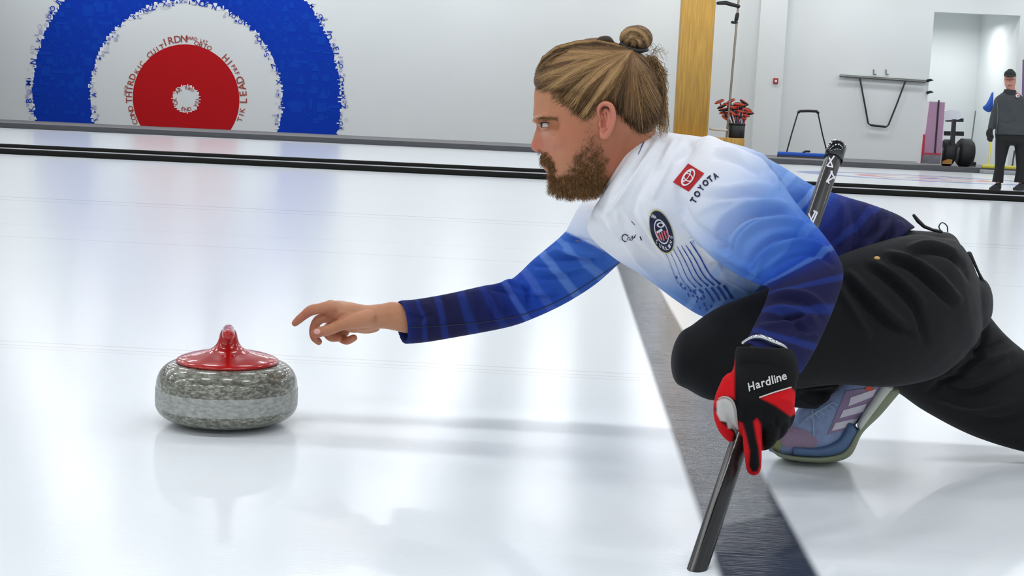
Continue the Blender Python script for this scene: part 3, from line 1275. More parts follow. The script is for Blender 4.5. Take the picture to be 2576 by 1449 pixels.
torso = [(1612, 333, 1513, 498, 2.56, .085, 0), (1640, 329, 1490, 530, 2.58, .12, 0), (1700, 336, 1480, 585, 2.60, .155, 0.0), (1790, 349, 1540, 645, 2.61, .18, .03),
         (1875, 372, 1620, 695, 2.62, .185, .12), (1955, 412, 1700, 755, 2.63, .18, .28), (2040, 464, 1765, 795, 2.64, .17, .45), (2110, 490, 1830, 810, 2.65, .165, .8),
         (2190, 514, 1890, 800, 2.65, .16, .95), (2262, 542, 1930, 775, 2.65, .165, 1.0), (2303, 572, 1965, 762, 2.65, .168, 1.0)]
shoulder_far = [(1560, 470, 1640, 650, 2.66, .09, 0), (1500, 500, 1600, 662, 2.70, .085, 0), (1462, 512, 1588, 660, 2.735, .08, .05), (1428, 572, 1565, 655, 2.75, .075, .1)]
sleeve_far = [(1470, 530, 1590, 655, 2.73, .072, .35), (1428, 577, 1566, 657, 2.75, .07, .45), (1395, 608, 1500, 714, 2.77, .066, .55), (1342, 652, 1425, 762, 2.78, .06, .64),
              (1283, 704, 1345, 800, 2.79, .056, .75), (1215, 719, 1275, 824, 2.80, .052, .92), (1125, 739, 1150, 848, 2.80, .046, 1), (1050, 752, 1072, 861, 2.79, .043, 1, .004), (1003, 756, 1016, 866, 2.78, .044, .9, .012)]
sleeve_near = [(1800, 345, 1690, 520, 2.50, .08, 0), (1880, 385, 1728, 580, 2.455, .085, .08), (1950, 440, 1785, 640, 2.40, .082, .25), (2010, 520, 1840, 682, 2.34, .076, .42),
               (2072, 590, 1905, 715, 2.28, .07, .62), (2112, 650, 1932, 722, 2.24, .066, .95), (2122, 695, 1932, 738, 2.215, .064, 1), (2104, 760, 1920, 772, 2.19, .06, 1), (2068, 845, 1898, 815, 2.15, .054, 1),
               (2040, 900, 1885, 842, 2.12, .05, 1), (2013, 943, 1874, 860, 2.10, .047, .9)]
lt_ = [loft(torso, 56, 8, 2.15, cap0=0.12, cap1=0.0, hollow=0.05),
       loft(shoulder_far, 40, 6, 2.0),
       loft(sleeve_far, 44, 8, 2.0, cap0=0.4, hollow=0.05),
       loft(sleeve_near, 44, 8, 2.0, cap0=0.6, hollow=0.05)]
collar = loft([(1640, 345, 1535, 520, 2.56, .085, 0), (1618, 334, 1514, 500, 2.55, .074, 0), (1608, 330, 1506, 492, 2.548, .072, 0)], 40, 4, cap0=.1, cap1=0, hollow=0.02)
V, Fc, ed = remesh(lt_ + [collar], 0.0030, 3)
folds = [
    ([(1300, 706), (1325, 735), (1330, 775)], -5, 8), ([(1265, 716), (1300, 735), (1340, 740), (1400, 738)], 5, 8), ([(1225, 735), (1250, 760), (1258, 800)], -3.5, 7),
    ([(1415, 590), (1450, 612), (1500, 630), (1560, 648)], -4, 8), ([(1385, 625), (1450, 640), (1520, 650)], 4, 8), ([(1330, 665), (1380, 672), (1440, 668), (1500, 655)], -4, 7),
    ([(1050, 760), (1060, 780), (1064, 815)], -2, 7), ([(1160, 740), (1172, 765), (1176, 800)], 2.5, 8), ([(1190, 735), (1204, 765), (1208, 800)], -2.5, 8),
    ([(1690, 345), (1640, 430), (1600, 500), (1590, 560)], -3, 9), ([(1720, 345), (1670, 440), (1640, 500)], 3, 10), ([(1560, 510), (1600, 560), (1640, 620), (1700, 690), (1760, 750)], -3.5, 8),
    ([(1520, 520), (1550, 580), (1600, 640), (1660, 690)], 3.5, 8), ([(1620, 500), (1640, 560), (1700, 640), (1760, 700)], 2, 9), ([(1480, 530), (1520, 570), (1560, 620)], -3, 8), ([(1500, 515), (1530, 560), (1565, 600)], 3, 7),
    ([(1840, 362), (1880, 378), (1930, 430)], 4, 9), ([(1800, 358), (1850, 372), (1900, 410)], -4, 9), ([(1700, 520), (1740, 580), (1790, 640), (1830, 700)], 3, 10),
    ([(1960, 450), (2000, 500), (2040, 570)], -5, 9), ([(2000, 470), (2030, 520), (2050, 560)], 4, 8),
    # far sleeve
    ([(1225, 722), (1270, 730), (1300, 742)], -5, 9), ([(1240, 712), (1290, 712), (1330, 722)], 5, 9), ([(1300, 735), (1360, 745), (1420, 742)], -4, 8),
    ([(1360, 655), (1420, 648), (1480, 652), (1545, 650)], -5, 8), ([(1370, 640), (1440, 632), (1520, 640)], 4, 8), ([(1345, 680), (1420, 672), (1500, 665)], 4, 9),
    ([(1340, 700), (1420, 695), (1480, 680)], -4, 8), ([(1400, 610), (1460, 605), (1530, 628)], -3.5, 8), ([(1020, 790), (1060, 800), (1090, 790)], -2, 8), ([(1070, 760), (1095, 790), (1100, 820)], 2, 8),
    ([(1100, 745), (1125, 765), (1140, 800)], -2, 7), ([(1230, 740), (1260, 770), (1270, 800)], 3, 9), ([(1210, 735), (1235, 765), (1245, 805)], -3, 8),
    # collar and shoulder
    ([(1660, 345), (1610, 420), (1560, 500), (1520, 545)], 3.5, 9), ([(1640, 350), (1590, 430), (1535, 515)], -3, 7),
    ([(1700, 350), (1680, 380), (1660, 430)], 4, 14), ([(1730, 350), (1735, 375), (1700, 410)], -4, 10),
    ([(1790, 395), (1840, 398), (1880, 415), (1910, 440)], -6, 9), ([(1800, 380), (1850, 380), (1900, 400), (1935, 430)], 6, 12),
    ([(1770, 470), (1830, 475), (1900, 468), (1960, 478)], 4, 12), ([(1760, 500), (1800, 495), (1870, 490), (1950, 500)], -4, 10),
    ([(1750, 540), (1790, 520), (1830, 510), (1900, 515)], 4, 10), ([(1810, 640), (1830, 580), (1880, 540), (1960, 530), (2010, 545)], -7, 10),
    ([(1790, 620), (1810, 570), (1850, 530), (1930, 510), (1990, 520)], 6, 11), ([(1850, 660), (1870, 600), (1920, 565), (1990, 560), (2050, 580)], 7, 11),
    ([(1835, 655), (1850, 600), (1895, 560), (1960, 548)], -4, 8), ([(1880, 690), (1895, 640), (1940, 600), (2010, 590), (2070, 610)], -6, 9),
    ([(1905, 700), (1925, 650), (1975, 620), (2040, 615), (2090, 640)], 6, 10), ([(1940, 700), (1950, 668), (2000, 640), (2060, 640), (2105, 670)], -4, 8),
    ([(1925, 745), (1980, 735), (2040, 745), (2090, 790)], 3, 9), ([(1920, 765), (1970, 752), (2030, 765), (2075, 810)], -3, 8),
    ([(1915, 785), (1960, 775), (2010, 785), (2060, 820)], 3, 8), ([(1905, 805), (1950, 798), (2000, 800), (2040, 790)], -4, 8), ([(1900, 825), (1950, 820), (2010, 808), (2060, 790)], 4, 9),
    ([(1955, 780), (2000, 815), (2050, 850)], -3, 9), ([(1990, 850), (2030, 842), (2060, 846)], 3, 8),
    # chest and belly
    ([(1560, 540), (1580, 590), (1640, 650), (1720, 720)], -4, 8), ([(1550, 520), (1560, 560), (1600, 610), (1660, 665)], 3, 8), ([(1575, 600), (1640, 690), (1740, 770)], 4, 10),
    ([(1700, 470), (1735, 560), (1790, 600), (1850, 640)], -5, 14), ([(1790, 620), (1840, 650), (1900, 690)], 5, 10), ([(1790, 660), (1850, 680), (1910, 715)], -4, 9),
    ([(1780, 690), (1830, 700), (1890, 735)], 3.5, 9), ([(1600, 540), (1640, 600), (1690, 680)], 2, 9),
    # back
    ([(1900, 390), (1940, 430), (1960, 480)], 4, 10), ([(1930, 400), (1975, 440), (1995, 500)], -4, 9), ([(1965, 420), (2010, 470), (2015, 530)], 5, 11), ([(1995, 450), (2035, 500), (2030, 550)], -4, 9),
    ([(2110, 490), (2120, 560), (2110, 620)], 5, 12), ([(2140, 500), (2160, 570), (2150, 640)], -6, 11), ([(2165, 505), (2190, 550), (2170, 630)], 6, 11),
    ([(2195, 512), (2205, 560), (2170, 610), (2150, 640)], -7, 10), ([(2215, 522), (2235, 560), (2200, 610), (2160, 645)], 6, 10), ([(2245, 545), (2240, 590), (2190, 640)], -6, 9), ([(2265, 555), (2268, 590), (2215, 635)], 5, 9)]
V = sculpt(V, Fc, [(f[0], f[1] * 2.3, f[2] * .85) for f in folds])
# loose-cloth surface variation
jer = mat('jersey_fabric', (200, 200, 220), 0.85, spec=0.2, attr='Col', bump=0.4, bscale=24, bdist=0.007)
kd = KDTree(sum(len(l[0]) for l in lt_))
src = []
for pi, l in enumerate(lt_):
    for q, c, t in zip(l[0], l[2], l[3]):
        kd.insert(Vector(q), len(src))
        src.append((pi, c, t))
kd.balance()
pi_ = np.zeros(len(V))
cv = np.zeros(len(V))
tv = np.zeros(len(V))
for i, p in enumerate(V):
    res = kd.find_n(Vector(p), 6)
    w = np.array([1 / (r[2] + 1e-4) ** 2 for r in res])
    s0 = src[res[0][1]]
    same = [(k, src[r[1]]) for k, r in enumerate(res) if src[r[1]][0] == s0[0]]
    ws = np.array([w[k] for k, _ in same])
    ws /= ws.sum()
    pi_[i] = s0[0]
    cv[i] = sum(x * s[1] for x, (k, s) in zip(ws, same))
    tv[i] = sum(x * s[2] for x, (k, s) in zip(ws, same))
UV = PROJ(V)
ed = np.array(ed)
# the seam of the far sleeve
side = (UV[:, 0] - 1425) * (655 - 583) - (UV[:, 1] - 583) * (1570 - 1425)
far = (pi_ == 1) | (pi_ == 2)
pi_[far] = np.where(side[far] < 0, 2, 1)
kd2 = KDTree(len(lt_[2][0]))
for i, q in enumerate(lt_[2][0]):
    kd2.insert(Vector(q), i)
kd2.balance()
for i in np.where(pi_ == 2)[0]:
    rs_ = kd2.find_n(Vector(V[i]), 5)
    w = np.array([1 / (r[2] + 1e-3) ** 2 for r in rs_])
    w /= w.sum()
    cv[i] = sum(a * lt_[2][2][r[1]] for a, r in zip(w, rs_))
    tv[i] = sum(a * lt_[2][3][r[1]] for a, r in zip(w, rs_))
low_ = (pi_ == 2) & (cv < .4)
cv[low_] = .42
cv[pi_ == 1] = np.minimum(cv[pi_ == 1], .14)
grp_ = np.where(pi_ == 3, 0, pi_)
for it_ in range(34):
    m_ = (grp_[ed[:, 0]] == grp_[ed[:, 1]]) if it_ < 26 else (pi_[ed[:, 0]] == pi_[ed[:, 1]])
    a0, a1 = ed[m_, 0], ed[m_, 1]
    dg_ = np.bincount(a0, minlength=len(V)) + np.bincount(a1, minlength=len(V)) + 1e-9
    acc = np.bincount(a0, cv[a1], len(V)) + np.bincount(a1, cv[a0], len(V))
    cv[:] = .4 * cv + .6 * np.where(dg_ > .5, acc / dg_, cv)
    m_ = pi_[ed[:, 0]] == pi_[ed[:, 1]]
    a0, a1 = ed[m_, 0], ed[m_, 1]
    dg_ = np.bincount(a0, minlength=len(V)) + np.bincount(a1, minlength=len(V)) + 1e-9
    acc = np.bincount(a0, tv[a1], len(V)) + np.bincount(a1, tv[a0], len(V))
    tv[:] = .4 * tv + .6 * np.where(dg_ > .5, acc / dg_, tv)
blend = np.clip((UV[:, 1] - .35 * UV[:, 0] + 110) / 110, 0, 1)
cfr = .42 * np.clip((UV[:, 1] - 640) / 130, 0, 1)
cv = np.where(pi_ == 0, cv * (1 - blend) + cfr * blend, cv)
C = pal(cv)


def stripes(C, sel, ts, wd_, col, amt):
    col = np.array(lin(col)[:3])
    for t0 in ts:
        f = np.clip(1.3 - np.abs(tv - t0) / wd_ * 1.3, 0, 1) * amt * sel
        f = np.clip(f * 2, 0, amt)
        C[:] = C * (1 - f[:, None]) + col * f[:, None]


stripes(C, pi_ == 2, [.995], .03, (24, 42, 108), .9)
stripes(C, pi_ == 2, [.885, .79, .705, .63], .016, (30, 50, 124), .75)
stripes(C, pi_ == 2, [.53, .43], .018, (70, 100, 188), .7)
stripes(C, pi_ == 2, [.33, .22], .02, (110, 150, 220), .6)
stripes(C, pi_ == 3, [1.0], .03, (28, 46, 116), .9)
stripes(C, pi_ == 3, [.60, .72, .85], .020, (30, 48, 118), .8)
stripes(C, pi_ == 3, [.45, .36], .014, (96, 142, 218), .35)
stripes(C, pi_ == 0, [.545, .62], .014, (150, 185, 238), .5)
stripes(C, pi_ == 0, [.72, .82], .02, (34, 52, 126), .7)
# the belly stays lighter than the back
dl = (pi_ == 0) & (UV[:, 0] - UV[:, 1] * 0.9 < 1240) & (UV[:, 1] > 600)
sd_ = side / math.hypot(72, 145)
fz = ((pi_ == 1) | (pi_ == 2))
wt = (np.clip(.5 - np.abs(sd_) / 5, 0, .5) * fz)[:, None]
other = np.where((pi_ == 2)[:, None], pal(np.full(len(V), .1)), pal(np.full(len(V), .43)))
C = C * (1 - wt) + other * wt
shirt = obj('jersey', V, Fc, jer, curler, label='white to navy blue long-sleeved jersey')
set_color(shirt, C)
ST = bvh(shirt)

# prints on the jersey
rl = mat('print_red', (186, 14, 26), 0.6)
wl = mat('print_white', (236, 232, 238), 0.6)
nl = mat('print_navy', (18, 26, 62), 0.6)
bl = mat('print_blue', (30, 72, 168), 0.6)
gl = mat('print_gold', (214, 208, 130), 0.6)
pinkl = mat('print_coral', (226, 120, 128), 0.6)


def gridquad(q, n=8):
    q = np.array(q, float)
    V = []
    for i in range(n + 1):
        for j in range(n + 1):
            s, t = i / n, j / n
            V.append(tuple((1 - s) * ((1 - t) * q[0] + t * q[1]) + s * ((1 - t) * q[3] + t * q[2])))
    return V, [(i * (n + 1) + j, i * (n + 1) + j + 1, (i + 1) * (n + 1) + j + 1, (i + 1) * (n + 1) + j) for i in range(n) for j in range(n)]


V2, F2 = gridquad([(1693, 458), (1731, 411), (1771, 436), (1732, 482)])
patch = decal('sponsor_patch', V2, F2, ST, rl, shirt, 0.002)
ea, eb = np.array([13.5, -19.5]), np.array([-10.5, -7.5])
cc = (1731, 446)
parts = [disc2d(cc, ea, eb, .84, 1.04, 40, 1), disc2d(cc, ea * .40, eb * 1.0, .78, 1.05, 30, 1),
         disc2d((cc[0] + eb[0] * .38, cc[1] + eb[1] * .38), ea * .75, eb * .42, .74, 1.08, 30, 1)]
V2, F2 = merge2d(parts)
decal('emblem', V2, F2, ST, wl, patch, 0.0034)
wd_pts = [((1743, 505), 'T', 0), ((1752, 489), 'O', 0), ((1762, 474), 'Y', 0), ((1773, 461), 'O', 0), ((1785, 451), 'T', 0), ((1798, 443), 'A', 0)]
lst = []
angs = [58, 55, 51, 45, 38, 32]
for (c_, ch, _), an in zip(wd_pts, angs):
    a_ = math.radians(an)
    c_ = (c_[0] + 1.5, c_[1] - 1)
    lst.append(text2d(ch, c_, np.array([math.cos(a_), -math.sin(a_)]) * (6.2 if ch != 'O' else 7.6), np.array([-math.sin(a_), -math.cos(a_)]) * 8.0, 0.045))
V2, F2 = merge2d(lst)
decal('sponsor_name', V2, F2, ST, nl, shirt, 0.002)
# oval badge
bcx = (1664, 583)
ba, bb = np.array([17.0, 53.0]), np.array([25.5, -7.0])
badge = decal('oval_badge', *disc2d(bcx, ba, bb, 0.0, 1.04, 44, 6), ST, gl, shirt, 0.0020)
decal('badge_field', *disc2d(bcx, ba, bb, 0.0, 0.985, 44, 6), ST, nl, badge, 0.0030)
V2, F2 = merge2d([disc2d(bcx, ba * .56, bb * .58, .93, 1.05, 36, 1),
                  disc2d((1662, 566), (10, 0), (0, 7), 0.55, 1.0, 18, 1),
                  gridquad([(1651, 583), (1664, 574), (1668, 580), (1653, 588)], 3)])
decal('badge_outline', V2, F2, ST, wl, badge, 0.0038)
lst = []
for k_ in range(5):
    x = 1650 + k_ * 6.2
    y = 587 - k_ * 1.8
    lst.append(gridquad([(x, y), (x + 3.4, y - 1), (x + 3.4 + (22 - x * 0 - k_ * 1.5) * .35, y + 22 - abs(k_ - 2) * 3), (x + (22 - k_ * 1.5) * .35, y + 23 - abs(k_ - 2) * 3)], 3))
V2, F2 = merge2d(lst)
decal('badge_stripes', V2, F2, ST, pinkl, badge, 0.0040)
lst = []
for i, ch in enumerate('USA'):
    lst.append(text2d(ch, (1640 + 4.2 * i, 543 + i * 1.5), (2.1, -1), (-1.2, -4.4), 0.03))
V2, F2 = merge2d(lst)
decal('badge_top_letters', V2, F2, ST, wl, badge, 0.0040)
lst = []
for i, ch in enumerate('CURLING'):
    t = math.radians(-62 + i * 21)
    p = np.array(bcx) + ba * .78 * math.cos(t) + bb * .78 * math.sin(t)
    tg = _n(-ba * math.sin(t) + bb * math.cos(t))
    up_ = -_n(ba * math.cos(t) + bb * math.sin(t))
    lst.append(text2d(ch, p, tg * 3.4, up_ * 4.6, 0.03))
V2, F2 = merge2d(lst)
decal('badge_lettering', V2, F2, ST, wl, badge, 0.0040)
# small script word and marks on the chest
lst = [text2d('C', (1571, 598), (7, 3), (3, -9), 0.0), text2d('ol', (1583, 599), (5, 1), (2, -6), 0.0), text2d('u', (1594, 596), (4, -1), (1, -4), 0.0),
       strip2d([(1588, 606), (1600, 590)], 1.5), strip2d([(1610, 595), (1614, 605)], 3), strip2d([(1588, 556), (1597, 566)], 1.6)]
V2, F2 = merge2d(lst)
decal('script_word', V2, F2, ST, nl, shirt, 0.002)
# wavy printed lines on the flank
lst = []
base_l = [(1736, 608), (1760, 645), (1785, 690), (1812, 716)]
for k_ in range(7):
    off = np.array([-15.5, 2.0]) * k_
    sc = 1 - 0.02 * k_
    P = [np.array(p) + off * (0.72 + 0.28 * i / 3) + np.array([0, 7 * (k_ > 0) * (1 - i / 3)]) for i, p in enumerate(base_l)]
    w0 = max(3.6 - .5 * k_, 1.0)
    W_ = [w0 * .5] + [w0 * (1.15 if q % 2 else .75) for q in range(10)] + [w0 * 1.7]
    lst.append(strip2d(P, W_))
for k_ in range(6):
    p0 = np.array((1820, 718.)) + np.array([-15.5, 2.5]) * k_
    if k_ < 4:
        lst.append(strip2d([p0, p0 + (12, 17), p0 + (22, 34)], [7 - k_, 5.5 - k_ * .8, 6 - k_]))
    else:
        lst.append(strip2d([p0, p0 + (8, 10)], [5, 3]))
        lst.append(strip2d([p0 + (10, 14), p0 + (14, 24)], [4, 4]))
for (x, y) in ((1700, 695), (1712, 712), (1722, 722), (1735, 728), (1742, 742), (1752, 755), (1762, 748), (1770, 762), (1776, 775), (1788, 768), (1758, 772), (1730, 738), (1748, 728), (1766, 732)):
    lst.append(strip2d([(x, y), (x + random.uniform(1, 4), y + random.uniform(5, 9))], [3, 4]))
V2, F2 = merge2d(lst)
decal('flank_print', V2, F2, ST, bl, shirt, 0.0018)
decal('collar_mark', *strip2d([(1624, 345), (1616, 365), (1606, 388)], [4, 2]), ST, mat('print_violet', (90, 90, 140), 0.6), shirt, 0.0018)
decal('sleeve_seam', *strip2d([(1020, 824), (1080, 822), (1200, 812), (1300, 796), (1400, 760), (1500, 700), (1560, 660)], 2.0), ST, nl, shirt, 0.0015)

# ------------------------------------------------------------------ trousers
thigh = [(1735, 822, 1722, 975, 2.42, .07), (1790, 782, 1780, 1005, 2.43, .085), (1850, 755, 1850, 1008, 2.44, .09), (1950, 716, 1960, 985, 2.46, .095), (2080, 655, 2100, 968, 2.48, .10), (2200, 612, 2245, 973, 2.50, .115),
         (2300, 590, 2365, 945, 2.53, .13), (2380, 600, 2440, 880, 2.56, .13)]
hips = [(2235, 560, 2090, 800, 2.65, .155), (2275, 577, 2120, 900, 2.65, .165), (2330, 582, 2230, 960, 2.65, .175), (2398, 590, 2340, 950, 2.65, .18), (2432, 650, 2420, 905, 2.65, .17), (2462, 700, 2472, 830, 2.65, .12)]
leg_r = [(2400, 700, 2200, 950, 2.74, .09), (2470, 770, 2262, 990, 2.77, .10), (2530, 842, 2330, 1037, 2.79, .095), (2610, 905, 2450, 1098, 2.80, .085), (2700, 950, 2590, 1140, 2.81, .08),
         (2800, 980, 2740, 1160, 2.81, .07), (2930, 1040, 2890, 1170, 2.82, .055), (3050, 1080, 3030, 1180, 2.82, .05)]
shank = [(1700, 880, 1800, 985, 2.44, .07), (1800, 850, 1830, 1010, 2.50, .075), (1930, 870, 1925, 1010, 2.56, .065), (2035, 925, 1995, 1025, 2.60, .055), (2135, 955, 2060, 1030, 2.63, .05), ]
lp = [loft(thigh, 48, 7, 2.1, cap0=0.55), loft(hips, 48, 7, 2.1, cap0=.1), loft(leg_r, 40, 6, cap1=0.0, hollow=0.03), loft(shank, 36, 6, cap0=.5, cap1=0, hollow=0.03)]
waist = loft([(2300, 600, 2200, 760, 2.65, .16), (2340, 574, 2280, 700, 2.65, .15)], 30, 3)
V, Fc, ed = remesh(lp, 0.005, 3)
pf = [([(2290, 640), (2340, 630), (2400, 645), (2440, 680)], -6, 8), ([(2280, 625), (2340, 615), (2410, 632)], 5, 9), ([(2230, 650), (2290, 670), (2350, 720), (2400, 770)], -7, 9),
      ([(2220, 635), (2290, 655), (2360, 700), (2420, 760)], 6, 9), ([(2170, 665), (2230, 700), (2300, 770), (2330, 870)], -6, 9), ([(2190, 655), (2260, 700), (2330, 770)], 5, 9),
      ([(2130, 680), (2180, 730), (2230, 780), (2290, 830)], 5, 10), ([(2110, 690), (2160, 745), (2230, 810), (2310, 850)], -6, 9), ([(2110, 720), (2150, 790), (2190, 850)], 4, 11), ([(2390, 640), (2420, 670), (2450, 720)], -4, 8),
      ([(2330, 960), (2400, 920), (2460, 830)], 2, 10), ([(2350, 960), (2420, 990), (2500, 970), (2576, 930)], -6, 10), ([(2380, 935), (2450, 950), (2540, 910)], 5, 10), ([(2360, 1000), (2450, 1020), (2560, 1000)], 4, 10),
      ([(2420, 890), (2480, 880), (2540, 850)], -5, 9), ([(2440, 905), (2500, 900), (2560, 880)], 4, 9), ([(2450, 1050), (2510, 1060), (2576, 1040)], -4, 10), ([(2020, 985), (2060, 990), (2100, 980)], -6, 6), ([(2010, 1000), (2050, 1010), (2090, 995)], 5, 6),
      ([(2000, 980), (2050, 975), (2110, 972)], 5, 6), ([(2475, 800), (2480, 850), (2460, 900), (2400, 950), (2330, 990)], -8, 8)]
V = sculpt(V, Fc, [(f[0], f[1] * 2.4, f[2] * .9) for f in pf])
trs = mat('black_stretch_fabric', (15, 15, 18), 0.75, spec=0.25, bump=0.35, bscale=22, bdist=0.006, sheen=0.03, noise=0.06, nscale=8)
trousers = obj('trousers', V, Fc, trs, curler)
TT = bvh(trousers)
V2, F2 = strip2d([(2440, 645), (2448, 660), (2462, 690), (2476, 718)], [8, 5, 4, 6])
pz = 2.60
mb = MB().tube([W(2438, 640, pz), W(2447, 652, pz), W(2462, 686, pz), W(2478, 718, pz)], [.006, .003, .0025, .004], 8)
obj('zip_pull', mb.V, mb.F, blackp, trousers)
V, Fc = tube([W(2299, 542, 2.58), W(2310, 556, 2.58), W(2325, 570, 2.58), W(2345, 578, 2.58), W(2368, 583, 2.58)], [.003, .004, .0035, .003, .003], 8)
obj('drawcord', V, Fc, blackp, trousers)
V, Fc = tube([W(2368, 583, 2.58), W(2362, 570, 2.58), W(2370, 560, 2.58), W(2382, 568, 2.58), W(2384, 583, 2.58), ], .0012, 6, res=4)
obj('cord_loop', V, Fc, blackp, trousers)
hb = hit(TT, 2206, 650, 0.002)
if hb is not None:
    obj('button', *ellipsoid(hb, (.006, .003, .004), 12, 8), mat('brass', (214, 170, 110), 0.35, metal=0.5), trousers)

# ------------------------------------------------------------------ sneaker under the body
YSH = 2.655
sneak = obj('sneaker', *(lambda q: (q[0], q[1]))(loft(
    [(1945, 1098, 1940, 1136, YSH, .034), (1965, 1072, 1962, 1147, YSH, .043), (1992, 1050, 2006, 1152, YSH, .047), (2012, 1022, 2070, 1152, YSH, .046), (2042, 1000, 2128, 1132, YSH, .044),
     (2080, 980, 2152, 1070, YSH, .042), (2115, 955, 2195, 1025, YSH, .040), (2150, 930, 2235, 985, YSH, .038)], 36, 6, 2.4, cap0=.5)),
    mat('sneaker_knit_blue', (136, 153, 190), 0.8, noise=0.12, nscale=60, bump=0.3, bscale=300), curler)
NT = bvh(sneak)
sole = loft([(1936, 1116, 1944, 1136, YSH, .036), (1952, 1134, 1962, 1150, YSH, .045), (1998, 1145, 2005, 1160, YSH, .049), (2070, 1147, 2078, 1164, YSH, .048), (2122, 1132, 2138, 1148, YSH, .046),
             (2156, 1078, 2170, 1090, YSH, .043), (2180, 1022, 2216, 1044, YSH, .042), (2212, 975, 2262, 990, YSH, .04)], 30, 6, 2.8, cap0=.4)
so = obj('sole', sole[0], sole[1], mat('gum_sole', (132, 138, 112), 0.6), sneak)
mid = loft([(1996, 1118, 2000, 1150, YSH - .004, .048), (2060, 1122, 2070, 1152, YSH - .004, .049), (2108, 1100, 2126, 1140, YSH - .004, .047), (2128, 1062, 2160, 1092, YSH - .004, .044)], 30, 6, 2.6)
obj('midsole', mid[0], mid[1], mat('midsole_blue', (78, 104, 142), 0.5), sneak)
cup = loft([(2158, 1060, 2168, 1088, YSH - .004, .042), (2186, 1012, 2206, 1040, YSH - .004, .041), (2215, 965, 2250, 985, YSH - .004, .039)], 30, 6, 2.6)
obj('heel_boost', cup[0], cup[1], mat('foam_white', (205, 208, 200), 0.7, noise=0.05, nscale=200), sneak)
decal('side_panel', *gridquad([(2128, 984), (2212, 972), (2176, 1066), (2082, 1094)], 8), NT, mat('panel_mauve', (146, 124, 156), 0.7), sneak, 0.002)
for q in ([(2140, 1000), (2205, 978), (2196, 998), (2134, 1022)], [(2122, 1032), (2180, 1016), (2172, 1036), (2112, 1052)], [(2102, 1064), (2158, 1052), (2150, 1070), (2092, 1084)]):
    decal('side_stripe', *gridquad(q, 6), NT, mat('stripe_white', (212, 206, 218), 0.6), sneak, 0.003)
V2, F2 = gridquad([(1944, 1100), (1990, 1078), (2040, 1100), (2060, 1128)], 8)
decal('toe_mesh', [(x, y) for x, y in disc2d((1998, 1102), (58, 16), (-10, 26), 0, 1, 30, 5)[0]], disc2d((1998, 1102), (58, 16), (-10, 26), 0, 1, 30, 5)[1], NT, mat('mesh_mauve', (150, 128, 150), 0.85, noise=0.2, nscale=400), sneak, 0.002)
decal('toe_cap', *disc2d((1950, 1118), (16, 6), (-4, 16), 0, 1, 24, 4), NT, mat('toe_olive', (134, 138, 96), 0.7), sneak, 0.003)
lst = []
for i in range(6):
    x, y = 2016 + i * 12, 1062 - i * 8
    lst.append(strip2d([(x, y + 4), (x + 18, y - 14 + i), (x + 34, y - 2)], [4, 3, 4]))
lst.append(strip2d([(2043, 1032), (2046, 1060), (2047, 1096)], [4, 4, 4]))
decal('laces', *merge2d(lst), NT, mat('lace_pale', (150, 170, 200), 0.8), sneak, 0.003)
decal('tongue_tab', *gridquad([(2180, 972), (2198, 974), (2192, 984), (2176, 982)], 3), NT, mat('tab_orange', (220, 80, 50), 0.6), sneak, 0.004)

# far trailing shoe (beyond the frame edge)
ts_ = loft([(3030, 1080, 3050, 1190, 2.82, .045), (3090, 1090, 3100, 1180, 2.82, .045), (3160, 1120, 3150, 1190, 2.82, .04)], 24, 4)
obj('trailing_sneaker', ts_[0], ts_[1], MATS['sneaker_knit_blue'], curler)
# ------------------------------------------------------------------ body: head, neck, hands, limbs below the clothes
face = loft([(1440, 116, 1560, 120, YH, .035), (1398, 133, 1608, 137, YH, .055), (1366, 160, 1634, 166, YH, .068), (1350, 195, 1650, 200, YH, .074), (1344, 235, 1654, 238, YH, .077),
             (1343, 265, 1652, 268, YH, .077), (1341, 292, 1642, 296, YH, .0765), (1346, 308, 1634, 312, YH, .075), (1356, 322, 1624, 326, YH, .0735), (1359, 345, 1606, 350, YH, .072), (1362, 372, 1594, 376, YH, .070), (1366, 398, 1585, 402, YH, .066),
             (1373, 425, 1570, 425, YH, .061), (1380, 448, 1545, 448, YH, .053), (1392, 470, 1518, 468, YH, .043)], 64, 5, 2.25, cap0=.35, cap1=.3)
nose = loft([(1352, 300, 1400, 300, YH, .009), (1349, 318, 1400, 318, YH, .0085), (1344, 336, 1400, 334, YH, .010), (1339, 352, 1400, 350, YH, .0125), (1335, 366, 1400, 366, YH, .0155), (1339, 377, 1400, 376, YH, .0175), (1352, 384, 1400, 382, YH, .016)], 28, 6, 2.0, cap0=.2, cap1=.15)
wing = ellipsoid(W(1364, 372, YH - .0145), (.009, .0065, .0075))
wing2 = ellipsoid(W(1364, 372, YH + .0145), (.009, .0065, .0075))
brow = ellipsoid(W(1362, 298, YH - .026), (.018, .026, .008), rot=np.array(Matrix.Rotation(-.35, 3, 'Y')))
brow2 = ellipsoid(W(1362, 298, YH + .026), (.018, .026, .008), rot=np.array(Matrix.Rotation(-.35, 3, 'Y')))
lipu = ellipsoid(W(1374, 411, YH), (.011, .022, .0055))
lipl = ellipsoid(W(1379, 422, YH), (.010, .020, .0058))
cheek = ellipsoid(W(1425, 355, YH - .048), (.032, .018, .022))
neck = loft([(1660, 280, 1490, 400, YH + .01, .062), (1650, 330, 1502, 440, YH + .02, .062), (1650, 380, 1515, 490, YH + .03, .064), (1680, 450, 1545, 560, YH + .05, .075)], 40, 5)
head_parts = [face[:2], nose[:2], wing, wing2, brow, brow2, lipu, lipl, cheek, neck[:2]]
HV, HF, _ = remesh(head_parts, 0.0023, 4)
